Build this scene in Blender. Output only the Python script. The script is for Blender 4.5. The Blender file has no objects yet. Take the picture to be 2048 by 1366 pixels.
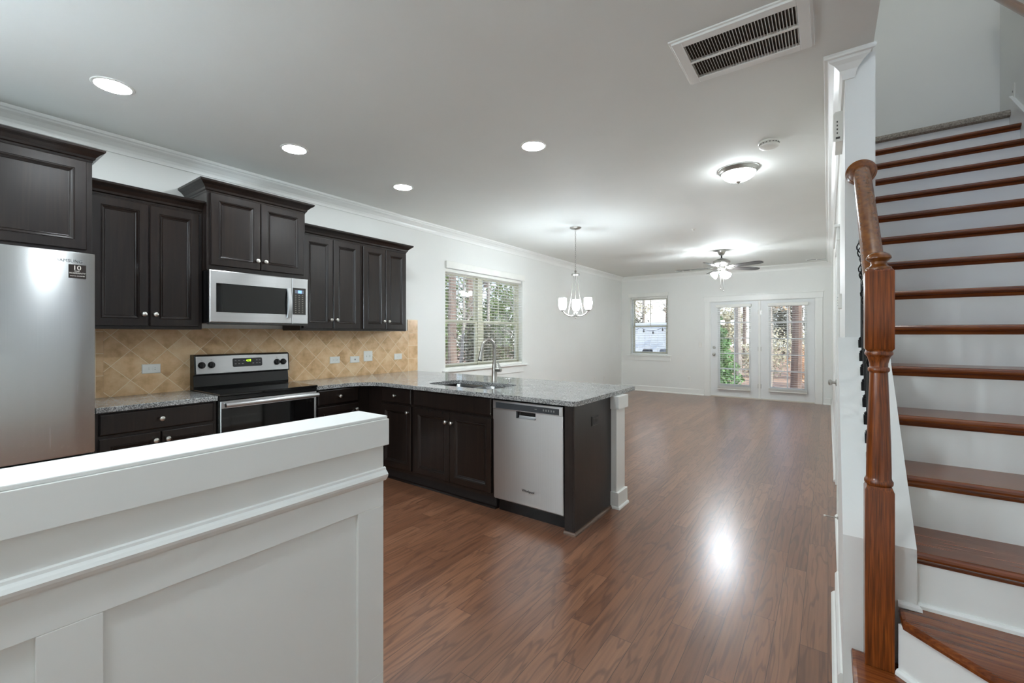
import bpy, bmesh, math, random
from mathutils import Vector, Matrix
from mathutils.geometry import tessellate_polygon
random.seed(7)
SC = bpy.context.scene
COL = SC.collection
PI = math.pi
R = math.radians

# ------------------------------------------------------------------ camera, sky, exposure
FPX, HORIZON, CAM_H = 877.0, 669.5, 1.358
TH = math.atan(632 / 877.0)
cd = bpy.data.cameras.new('camera'); cam = bpy.data.objects.new('camera', cd); COL.objects.link(cam)
cd.sensor_fit = 'HORIZONTAL'; cd.sensor_width = 36.0; cd.lens = 36.0 * FPX / 2048
cd.shift_y = -(683 - HORIZON) / 2048
cd.clip_start = 0.02; cd.clip_end = 400
cam.location = (0, 0, CAM_H); cam.rotation_euler = (PI / 2, 0, TH)
SC.camera = cam
vs = SC.view_settings
vs.view_transform = 'Standard'; vs.look = 'None'; vs.gamma = 1.0; vs.use_curve_mapping = False
vs.exposure = 1.08
SC.cycles.max_bounces = 10; SC.cycles.diffuse_bounces = 6; SC.cycles.glossy_bounces = 5
SC.cycles.transparent_max_bounces = 16; SC.cycles.sample_clamp_indirect = 6.0
try: SC.cycles.denoising_prefilter = 'ACCURATE'
except Exception: pass
SC.cycles.caustics_reflective = False; SC.cycles.caustics_refractive = False

SKY = 1.3          # sky brightness
CAN = 74.0         # recessed downlights
SHADE = 50.0       # chandelier glass
FANS = 92.0        # fan glass
FLUSH = 24.0       # flush mount
STAIR_FILL = 24.0       # unseen stairwell flush mount, added to light the stairs
HALL_FILL = 54.0        # unseen flush mount behind the viewer, added as fill
DINE_FILL = 96.0       # unseen chandelier behind the viewer, added to brighten the near ceiling


def lin(c):
    return tuple(((x / 255) / 12.92 if x / 255 <= 0.04045 else ((x / 255 + 0.055) / 1.055) ** 2.4) for x in c) + (1.0,)


w = bpy.data.worlds.new('sky'); SC.world = w; w.use_nodes = True
nt = w.node_tree; nt.nodes.clear()
out = nt.nodes.new('ShaderNodeOutputWorld'); bg = nt.nodes.new('ShaderNodeBackground')
tc = nt.nodes.new('ShaderNodeTexCoord'); sp = nt.nodes.new('ShaderNodeSeparateXYZ')
nt.links.new(tc.outputs['Generated'], sp.inputs[0])
rp = nt.nodes.new('ShaderNodeValToRGB')
rp.color_ramp.elements[0].position = 0.0; rp.color_ramp.elements[0].color = lin((236, 240, 244))
rp.color_ramp.elements[1].position = 0.55; rp.color_ramp.elements[1].color = lin((84, 140, 222))
e = rp.color_ramp.elements.new(0.16); e.color = lin((170, 200, 240))
nt.links.new(sp.outputs['Z'], rp.inputs[0])
ns = nt.nodes.new('ShaderNodeTexNoise'); ns.inputs['Scale'].default_value = 3.2; ns.inputs['Detail'].default_value = 7
nt.links.new(tc.outputs['Generated'], ns.inputs['Vector'])
cr = nt.nodes.new('ShaderNodeValToRGB'); cr.color_ramp.elements[0].position = 0.46; cr.color_ramp.elements[1].position = 0.6
nt.links.new(ns.outputs['Fac'], cr.inputs[0])
mx = nt.nodes.new('ShaderNodeMixRGB'); mx.inputs[2].default_value = (1, 1, 1, 1)
nt.links.new(cr.outputs[0], mx.inputs[0]); nt.links.new(rp.outputs[0], mx.inputs[1])
nt.links.new(mx.outputs[0], bg.inputs[0]); bg.inputs[1].default_value = SKY
nt.links.new(bg.outputs[0], out.inputs[0])

sd_ = bpy.data.lights.new('sun', 'SUN'); sun = bpy.data.objects.new('sun', sd_); COL.objects.link(sun)
sd_.energy = 3.6; sd_.angle = R(2.0); sd_.color = (1.0, 0.95, 0.88)
sun.rotation_euler = Vector((-0.78, 0.12, -0.62)).to_track_quat('-Z', 'Y').to_euler()

# ------------------------------------------------------------------ materials
def new_mat(name):
    m = bpy.data.materials.new(name); m.use_nodes = True
    return m, m.node_tree, m.node_tree.nodes['Principled BSDF']


def N(nt, typ, **kw):
    n = nt.nodes.new(typ)
    for k, v in kw.items():
        if k in n.inputs: n.inputs[k].default_value = v
        else: setattr(n, k, v)
    return n


def ramp(nt, fac, stops):
    r = nt.nodes.new('ShaderNodeValToRGB')
    els = r.color_ramp.elements
    els[0].position, els[0].color = stops[0]
    els[1].position, els[1].color = stops[-1]
    for p, c in stops[1:-1]:
        q = els.new(p); q.color = c
    nt.links.new(fac, r.inputs[0])
    return r


def mat(name, rgb, rough=0.5, metal=0.0, vary=0.04, scale=6.0, bump=0.0, bscale=60.0, spec=None, coat=0.0, stretch=None, emit=0.0, erg=None):
    m, nt, b = new_mat(name)
    c = lin(rgb)
    tc = N(nt, 'ShaderNodeTexCoord'); mp = N(nt, 'ShaderNodeMapping')
    nt.links.new(tc.outputs['Object'], mp.inputs[0])
    if stretch: mp.inputs['Scale'].default_value = stretch
    no = N(nt, 'ShaderNodeTexNoise', Scale=scale, Detail=4.0)
    nt.links.new(mp.outputs[0], no.inputs['Vector'])
    lo = tuple(x * (1 - vary) for x in c[:3]) + (1,); hi = tuple(min(1, x * (1 + vary)) for x in c[:3]) + (1,)
    r = ramp(nt, no.outputs['Fac'], [(0.3, lo), (0.7, hi)])
    nt.links.new(r.outputs[0], b.inputs['Base Color'])
    b.inputs['Roughness'].default_value = rough; b.inputs['Metallic'].default_value = metal
    if spec is not None: b.inputs['Specular IOR Level'].default_value = spec
    if coat: b.inputs['Coat Weight'].default_value = coat; b.inputs['Coat Roughness'].default_value = 0.15
    if bump:
        n2 = N(nt, 'ShaderNodeTexNoise', Scale=bscale, Detail=3.0); nt.links.new(mp.outputs[0], n2.inputs['Vector'])
        bp = N(nt, 'ShaderNodeBump', Strength=bump, Distance=0.002); nt.links.new(n2.outputs['Fac'], bp.inputs['Height'])
        nt.links.new(bp.outputs[0], b.inputs['Normal'])
    if emit:
        b.inputs['Emission Color'].default_value = lin(erg or (255, 248, 236)); b.inputs['Emission Strength'].default_value = emit
    return m


def wood(name, c_dark, c_mid, c_light, axis=2, rough=0.3, gs=26.0, coat=0.0, long=1.1, rings=0.16):
    """grain runs along axis (0 x, 1 y, 2 z)"""
    m, nt, b = new_mat(name)
    tc = N(nt, 'ShaderNodeTexCoord'); mp = N(nt, 'ShaderNodeMapping')
    s = [gs, gs, gs]; s[axis] = long
    mp.inputs['Scale'].default_value = s
    nt.links.new(tc.outputs['Object'], mp.inputs[0])
    n1 = N(nt, 'ShaderNodeTexNoise', Scale=1.0, Detail=5.0, Distortion=0.7); nt.links.new(mp.outputs[0], n1.inputs['Vector'])
    mm = N(nt, 'ShaderNodeMath', operation='MULTIPLY'); mm.inputs[1].default_value = 22.0; nt.links.new(n1.outputs['Fac'], mm.inputs[0])
    sn = N(nt, 'ShaderNodeMath', operation='SINE'); nt.links.new(mm.outputs[0], sn.inputs[0])
    n2 = N(nt, 'ShaderNodeTexNoise', Scale=4.0, Detail=4.0); nt.links.new(mp.outputs[0], n2.inputs['Vector'])
    ad = N(nt, 'ShaderNodeMath', operation='MULTIPLY_ADD'); nt.links.new(sn.outputs[0], ad.inputs[0]); ad.inputs[1].default_value = rings
    nt.links.new(n2.outputs['Fac'], ad.inputs[2])
    r = ramp(nt, ad.outputs[0], [(0.25, lin(c_dark)), (0.5, lin(c_mid)), (0.75, lin(c_light))])
    nt.links.new(r.outputs[0], b.inputs['Base Color'])
    b.inputs['Roughness'].default_value = rough
    if coat: b.inputs['Coat Weight'].default_value = coat; b.inputs['Coat Roughness'].default_value = 0.12
    bp = N(nt, 'ShaderNodeBump', Strength=0.12, Distance=0.001); nt.links.new(ad.outputs[0], bp.inputs['Height'])
    nt.links.new(bp.outputs[0], b.inputs['Normal'])
    return m


def floor_mat():
    m, nt, b = new_mat('hardwood_planks')
    tc = N(nt, 'ShaderNodeTexCoord'); sx = N(nt, 'ShaderNodeSeparateXYZ'); nt.links.new(tc.outputs['Object'], sx.inputs[0])
    cb = N(nt, 'ShaderNodeCombineXYZ'); nt.links.new(sx.outputs['Y'], cb.inputs['X']); nt.links.new(sx.outputs['X'], cb.inputs['Y'])
    br = nt.nodes.new('ShaderNodeTexBrick'); nt.links.new(cb.outputs[0], br.inputs['Vector'])
    br.offset = 0.37; br.offset_frequency = 2; br.squash = 0.7; br.squash_frequency = 3
    br.inputs['Color1'].default_value = (0, 0, 0, 1); br.inputs['Color2'].default_value = (1, 1, 1, 1); br.inputs['Mortar'].default_value = (0.5, 0.5, 0.5, 1)
    for k, v in (('Scale', 1.0), ('Mortar Size', 0.0011), ('Mortar Smooth', 0.3), ('Bias', 0.0), ('Brick Width', 1.15), ('Row Height', 0.1)):
        br.inputs[k].default_value = v
    rnd = N(nt, 'ShaderNodeSeparateColor'); nt.links.new(br.outputs['Color'], rnd.inputs[0])
    # grain coordinates: shifted for every plank
    of = N(nt, 'ShaderNodeMath', operation='MULTIPLY'); of.inputs[1].default_value = 37.0; nt.links.new(rnd.outputs[0], of.inputs[0])
    gx = N(nt, 'ShaderNodeMath', operation='MULTIPLY_ADD'); gx.inputs[1].default_value = 9.0; nt.links.new(sx.outputs['X'], gx.inputs[0]); nt.links.new(of.outputs[0], gx.inputs[2])
    gy = N(nt, 'ShaderNodeMath', operation='MULTIPLY_ADD'); gy.inputs[1].default_value = 0.9; nt.links.new(sx.outputs['Y'], gy.inputs[0]); nt.links.new(of.outputs[0], gy.inputs[2])
    gc = N(nt, 'ShaderNodeCombineXYZ'); nt.links.new(gx.outputs[0], gc.inputs['X']); nt.links.new(gy.outputs[0], gc.inputs['Y'])
    n1 = N(nt, 'ShaderNodeTexNoise', Scale=1.0, Detail=3.0, Distortion=0.35); nt.links.new(gc.outputs[0], n1.inputs['Vector'])
    mm = N(nt, 'ShaderNodeMath', operation='MULTIPLY'); mm.inputs[1].default_value = 60.0; nt.links.new(n1.outputs['Fac'], mm.inputs[0])
    sn = N(nt, 'ShaderNodeMath', operation='SINE'); nt.links.new(mm.outputs[0], sn.inputs[0])
    pw = N(nt, 'ShaderNodeMapRange'); pw.inputs['From Min'].default_value = 0.35; pw.inputs['From Max'].default_value = 1.0; nt.links.new(sn.outputs[0], pw.inputs['Value'])
    fx = N(nt, 'ShaderNodeMath', operation='MULTIPLY'); fx.inputs[1].default_value = 7.0; nt.links.new(gx.outputs[0], fx.inputs[0])
    fy = N(nt, 'ShaderNodeMath', operation='MULTIPLY'); fy.inputs[1].default_value = 2.6; nt.links.new(gy.outputs[0], fy.inputs[0])
    fc = N(nt, 'ShaderNodeCombineXYZ'); nt.links.new(fx.outputs[0], fc.inputs['X']); nt.links.new(fy.outputs[0], fc.inputs['Y'])
    n2 = N(nt, 'ShaderNodeTexNoise', Scale=1.0, Detail=3.0); nt.links.new(fc.outputs[0], n2.inputs['Vector'])
    # plank tone
    tone = ramp(nt, rnd.outputs[0], [(0.0, lin(FLOOR_C[0])), (0.5, lin(FLOOR_C[1])), (1.0, lin(FLOOR_C[2]))])
    g = N(nt, 'ShaderNodeMapRange'); g.inputs['From Min'].default_value = 0.3; g.inputs['From Max'].default_value = 0.7; g.inputs['To Min'].default_value = 0.80; g.inputs['To Max'].default_value = 1.16
    nt.links.new(n2.outputs['Fac'], g.inputs['Value'])
    m1 = N(nt, 'ShaderNodeMixRGB', blend_type='MULTIPLY'); m1.inputs[0].default_value = 1.0
    nt.links.new(tone.outputs[0], m1.inputs[1]); nt.links.new(g.outputs[0], m1.inputs[2])
    m2 = N(nt, 'ShaderNodeMixRGB'); m2.inputs[2].default_value = lin((66, 40, 32))
    gm = N(nt, 'ShaderNodeMath', operation='MULTIPLY'); gm.inputs[1].default_value = 0.42; nt.links.new(pw.outputs[0], gm.inputs[0])
    nt.links.new(gm.outputs[0], m2.inputs[0]); nt.links.new(m1.outputs[0], m2.inputs[1])
    m3 = N(nt, 'ShaderNodeMixRGB'); m3.inputs[2].default_value = lin((52, 34, 28)); nt.links.new(br.outputs['Fac'], m3.inputs[0]); nt.links.new(m2.outputs[0], m3.inputs[1])
    nt.links.new(m3.outputs[0], b.inputs['Base Color'])
    ro = N(nt, 'ShaderNodeMapRange'); b.inputs['Coat Weight'].default_value = 0.38; b.inputs['Coat Roughness'].default_value = 0.23
    ro.inputs['To Min'].default_value = 0.26; ro.inputs['To Max'].default_value = 0.32; nt.links.new(n2.outputs['Fac'], ro.inputs['Value'])
    nt.links.new(ro.outputs[0], b.inputs['Roughness'])
    # bump: pores, hand scraped waves, joints
    sw = N(nt, 'ShaderNodeTexNoise', Scale=5.0, Detail=2.0); nt.links.new(tc.outputs['Object'], sw.inputs['Vector'])
    a1 = N(nt, 'ShaderNodeMath', operation='MULTIPLY_ADD'); a1.inputs[1].default_value = -0.5; nt.links.new(pw.outputs[0], a1.inputs[0])
    a2 = N(nt, 'ShaderNodeMath', operation='MULTIPLY_ADD'); a2.inputs[1].default_value = -1.2; nt.links.new(br.outputs['Fac'], a2.inputs[0]); nt.links.new(sw.outputs['Fac'], a2.inputs[2])
    nt.links.new(a2.outputs[0], a1.inputs[2])
    bp = N(nt, 'ShaderNodeBump', Strength=0.05, Distance=0.002); nt.links.new(a1.outputs[0], bp.inputs['Height'])
    nt.links.new(bp.outputs[0], b.inputs['Normal'])
    bc = N(nt, 'ShaderNodeBump', Strength=0.10, Distance=0.002); nt.links.new(a1.outputs[0], bc.inputs['Height']); nt.links.new(bc.outputs[0], b.inputs['Coat Normal'])
    return m


FLOOR_C = ((116, 77, 55), (128, 87, 63), (139, 97, 72))


def granite_mat():
    m, nt, b = new_mat('granite')
    tc = N(nt, 'ShaderNodeTexCoord')
    v = N(nt, 'ShaderNodeTexVoronoi', Scale=210.0); nt.links.new(tc.outputs['Object'], v.inputs['Vector'])
    n = N(nt, 'ShaderNodeTexNoise', Scale=105.0, Detail=6.0, Roughness=0.75); nt.links.new(tc.outputs['Object'], n.inputs['Vector'])
    n3 = N(nt, 'ShaderNodeTexNoise', Scale=9.0, Detail=3.0); nt.links.new(tc.outputs['Object'], n3.inputs['Vector'])
    sc = N(nt, 'ShaderNodeSeparateColor'); nt.links.new(v.outputs['Color'], sc.inputs[0])
    a = N(nt, 'ShaderNodeMath', operation='MULTIPLY_ADD'); a.inputs[1].default_value = 0.42; nt.links.new(sc.outputs[0], a.inputs[0])
    k = N(nt, 'ShaderNodeMath', operation='MULTIPLY'); k.inputs[1].default_value = 0.85; nt.links.new(n.outputs['Fac'], k.inputs[0])
    nt.links.new(k.outputs[0], a.inputs[2])
    a2 = N(nt, 'ShaderNodeMath', operation='MULTIPLY_ADD'); a2.inputs[1].default_value = 0.25; nt.links.new(n3.outputs['Fac'], a2.inputs[0]); nt.links.new(a.outputs[0], a2.inputs[2])
    r = ramp(nt, a2.outputs[0], [(0.46, lin((24, 24, 26))), (0.57, lin((84, 85, 85))), (0.73, lin((132, 133, 132))), (0.95, lin((186, 186, 183)))])
    nt.links.new(r.outputs[0], b.inputs['Base Color'])
    b.inputs['Roughness'].default_value = 0.09
    return m


def tile_mat(name, diag):
    m, nt, b = new_mat(name)
    tc = N(nt, 'ShaderNodeTexCoord'); sx = N(nt, 'ShaderNodeSeparateXYZ'); nt.links.new(tc.outputs['Object'], sx.inputs[0])
    cb = N(nt, 'ShaderNodeCombineXYZ'); nt.links.new(sx.outputs['Y'], cb.inputs['X']); nt.links.new(sx.outputs['Z'], cb.inputs['Y'])
    mp = N(nt, 'ShaderNodeMapping'); nt.links.new(cb.outputs[0], mp.inputs[0])
    if diag: mp.inputs['Rotation'].default_value = (0, 0, PI / 4)
    br = nt.nodes.new('ShaderNodeTexBrick'); nt.links.new(mp.outputs[0], br.inputs['Vector']); br.offset = 0.0
    br.inputs['Color1'].default_value = (0, 0, 0, 1); br.inputs['Color2'].default_value = (1, 1, 1, 1)
    for k, v in (('Scale', 1.0), ('Mortar Size', 0.0022), ('Mortar Smooth', 0.2), ('Brick Width', 0.157), ('Row Height', 0.157)):
        br.inputs[k].default_value = v
    rnd = N(nt, 'ShaderNodeSeparateColor'); nt.links.new(br.outputs['Color'], rnd.inputs[0])
    of = N(nt, 'ShaderNodeMath', operation='MULTIPLY'); of.inputs[1].default_value = 9.0; nt.links.new(rnd.outputs[0], of.inputs[0])
    ad = N(nt, 'ShaderNodeVectorMath', operation='ADD'); nt.links.new(cb.outputs[0], ad.inputs[0]); nt.links.new(of.outputs[0], ad.inputs[1])
    n = N(nt, 'ShaderNodeTexNoise', Scale=9.0, Detail=6.0, Roughness=0.6); nt.links.new(ad.outputs[0], n.inputs['Vector'])
    s = N(nt, 'ShaderNodeMath', operation='MULTIPLY_ADD'); s.inputs[1].default_value = 0.11; nt.links.new(rnd.outputs[0], s.inputs[0]); nt.links.new(n.outputs['Fac'], s.inputs[2])
    r = ramp(nt, s.outputs[0], [(0.32, lin((186, 146, 102))), (0.55, lin((222, 184, 138))), (0.8, lin((236, 208, 168)))])
    mx = N(nt, 'ShaderNodeMixRGB'); mx.inputs[2].default_value = lin((240, 222, 192)); nt.links.new(br.outputs['Fac'], mx.inputs[0]); nt.links.new(r.outputs[0], mx.inputs[1])
    nt.links.new(mx.outputs[0], b.inputs['Base Color']); b.inputs['Roughness'].default_value = 0.34
    bp = N(nt, 'ShaderNodeBump', Strength=0.5, Distance=0.002, invert=True); nt.links.new(br.outputs['Fac'], bp.inputs['Height']); nt.links.new(bp.outputs[0], b.inputs['Normal'])
    return m


def steel_mat(name, rgb, rough, axis=2, aniso=0.0):
    m, nt, b = new_mat(name)
    tc = N(nt, 'ShaderNodeTexCoord'); mp = N(nt, 'ShaderNodeMapping'); s = [160.0, 160.0, 160.0]; s[axis] = 1.5
    mp.inputs['Scale'].default_value = s; nt.links.new(tc.outputs['Object'], mp.inputs[0])
    n = N(nt, 'ShaderNodeTexNoise', Scale=1.0, Detail=2.0); nt.links.new(mp.outputs[0], n.inputs['Vector'])
    c = lin(rgb)
    r = ramp(nt, n.outputs['Fac'], [(0.2, tuple(x * 0.97 for x in c[:3]) + (1,)), (0.8, tuple(min(1, x * 1.03) for x in c[:3]) + (1,))])
    nt.links.new(r.outputs[0], b.inputs['Base Color']); b.inputs['Metallic'].default_value = 1.0
    ro = N(nt, 'ShaderNodeMapRange'); ro.inputs['To Min'].default_value = rough * 0.97; ro.inputs['To Max'].default_value = rough * 1.03
    nt.links.new(n.outputs['Fac'], ro.inputs['Value']); nt.links.new(ro.outputs[0], b.inputs['Roughness'])
    if aniso:
        tg = N(nt, 'ShaderNodeCombineXYZ', Z=1.0); nt.links.new(tg.outputs[0], b.inputs['Tangent']); b.inputs['Anisotropic'].default_value = aniso
    return m


def glass_mat(name, tint=(255, 255, 255), refl=1.0):
    m, nt, b = new_mat(name)
    nt.nodes.remove(b)
    o = nt.nodes['Material Output']
    t = N(nt, 'ShaderNodeBsdfTransparent'); t.inputs[0].default_value = lin(tint)
    g = N(nt, 'ShaderNodeBsdfGlossy'); g.inputs['Roughness'].default_value = 0.01
    f = N(nt, 'ShaderNodeFresnel', IOR=1.5); ge = N(nt, 'ShaderNodeNewGeometry')
    io = N(nt, 'ShaderNodeMath', operation='MULTIPLY_ADD'); io.inputs[1].default_value = -0.83333; io.inputs[2].default_value = 1.5
    nt.links.new(ge.outputs['Backfacing'], io.inputs[0]); nt.links.new(io.outputs[0], f.inputs['IOR'])   # thin pane: the back side reflects like the front
    mu = N(nt, 'ShaderNodeMath', operation='MULTIPLY'); mu.inputs[1].default_value = refl; nt.links.new(f.outputs[0], mu.inputs[0])
    mx = N(nt, 'ShaderNodeMixShader'); nt.links.new(mu.outputs[0], mx.inputs[0]); nt.links.new(t.outputs[0], mx.inputs[1]); nt.links.new(g.outputs[0], mx.inputs[2])
    nt.links.new(mx.outputs[0], o.inputs['Surface'])
    return m


def emit_mat(name, rgb, strength):
    m, nt, b = new_mat(name)
    b.inputs['Base Color'].default_value = lin(rgb); b.inputs['Emission Color'].default_value = lin(rgb)
    b.inputs['Emission Strength'].default_value = strength; b.inputs['Roughness'].default_value = 0.3
    return m


WALL = mat('wall_paint', (232, 233, 229), 0.5, vary=0.012, scale=2.0, bump=0.05, bscale=180)
CEIL = mat('ceiling_paint', (226, 227, 222), 0.75, vary=0.015, scale=2.0, bump=0.04, bscale=160)
TRIM = mat('white_trim_paint', (236, 237, 233), 0.32, vary=0.012, scale=3.0, bump=0.03, bscale=90)
STAIRWALL = WALL
ESP = wood('espresso_cabinet_wood', (22, 15, 12), (27, 19, 15), (34, 25, 20), 2, 0.28, 18.0)
ESPD = mat('espresso_inside', (24, 19, 17), 0.5)
FLOOR = floor_mat(); GRAN = granite_mat(); TILE = tile_mat('travertine_diamond_tile', True); TILES = tile_mat('travertine_border_tile', False)
STEEL = steel_mat('brushed_steel', (214, 216, 216), 0.34, 2, 0.9)
STEELH = steel_mat('brushed_steel_horizontal', (200, 201, 201), 0.34, 1, 0.85)
FRIDGE_STEEL = steel_mat('fridge_steel', (186, 188, 187), 0.27, 2, 0.85)
SINKM = steel_mat('sink_steel', (190, 192, 192), 0.24, 0)
NICKEL = mat('brushed_nickel', (176, 174, 168), 0.3, 1.0)
KNOB = mat('pale_nickel_knob', (206, 204, 198), 0.28, 1.0)
CHROME = mat('chrome', (215, 215, 215), 0.1, 1.0)
BLACK = mat('black_enamel', (14, 14, 14), 0.22)
BGLASS = mat('black_glass', (9, 9, 9), 0.05, spec=0.6)
DGRAY = mat('dark_grey_panel', (58, 61, 64), 0.22)
DARK = mat('dark_void', (10, 9, 9), 0.8)
IRON = mat('black_iron', (16, 15, 15), 0.4, 0.3)
PLASTIC = mat('white_plastic', (232, 232, 226), 0.35)
PLASTICG = mat('grey_slot', (120, 120, 116), 0.5)
DPLAST = mat('black_plastic', (20, 19, 19), 0.35)
OAK = wood('newel_stained_oak', (80, 37, 9), (116, 56, 16), (142, 76, 26), 2, 0.28, 70.0, 0.3, 2.2, 0.10)
RAILW = wood('handrail_stained_oak', (94, 51, 14), (118, 67, 21), (136, 82, 30), 1, 0.26, 14.0, 0.3, 3.0, 0.03)
TREADW = wood('tread_stained_oak', (86, 40, 14), (116, 58, 22), (138, 76, 32), 0, 0.26, 26.0, 0.3, 1.0, 0.10)
BLIND = mat('white_faux_wood', (236, 236, 230), 0.4)
VINYL = mat('tan_vinyl', (206, 204, 184), 0.45)
VINYLW = mat('white_vinyl', (238, 240, 240), 0.45)
DOORP = mat('white_door_paint', (228, 230, 229), 0.35, vary=0.01)
GLASS = glass_mat('window_glass', (250, 252, 250), 1.0)
LENS = emit_mat('downlight_lens', (240, 249, 255), CAN)
SHADEM = emit_mat('lit_opal_shade', (240, 249, 255), SHADE)
FANM = emit_mat('lit_fan_shade', (240, 249, 255), FANS)
FLUSHM = emit_mat('lit_flush_bowl', (240, 249, 255), FLUSH)
DINE_FILLM = emit_mat('dining_fill_shade', (228, 244, 255), DINE_FILL)
HALL_FILLM = emit_mat('hall_fill_bowl', (228, 244, 255), HALL_FILL)
STAIR_FILLM = emit_mat('stair_fill_bowl', (252, 251, 246), STAIR_FILL)
GREENLED = emit_mat('green_display', (190, 255, 30), 1.6)
BLUELED = emit_mat('blue_display', (110, 150, 235), 0.9)
CARPET = mat('grey_beige_carpet', (158, 150, 138), 0.95, vary=0.45, scale=110.0, bump=1.0, bscale=160)
BLADE = mat('dark_fan_blade', (58, 54, 52), 0.3)
BARK = mat('bark', (112, 92, 82), 0.9, vary=0.35, scale=9.0, bump=0.8, bscale=20, stretch=(1, 1, 0.25))
BARK2 = mat('pinkish_bark', (122, 106, 96), 0.9, vary=0.3, scale=9.0, bump=0.8, bscale=20, stretch=(1, 1, 0.25))
BARK3 = mat('pale_grey_bark', (150, 144, 136), 0.9, vary=0.25, scale=9.0, bump=0.6, bscale=20, stretch=(1, 1, 0.25))
LEAFG = mat('holly_green_leaves', (82, 102, 46), 0.6, vary=0.5, scale=1.6)
LEAFC = mat('cedar_green_leaves', (84, 122, 66), 0.6, vary=0.45, scale=2.5)
LEAFD = mat('dull_olive_leaves', (72, 72, 54), 0.7, vary=0.5, scale=1.4)
LEAFP = mat('pale_winter_twigs', (172, 166, 140), 0.8, vary=0.3, scale=1.5)
LEAFO = mat('rust_leaves', (188, 150, 118), 0.8, vary=0.35, scale=2.0)
LITTER = mat('leaf_litter_ground', (150, 122, 102), 0.95, vary=0.4, scale=5.0, bump=1.0, bscale=14)


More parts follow.
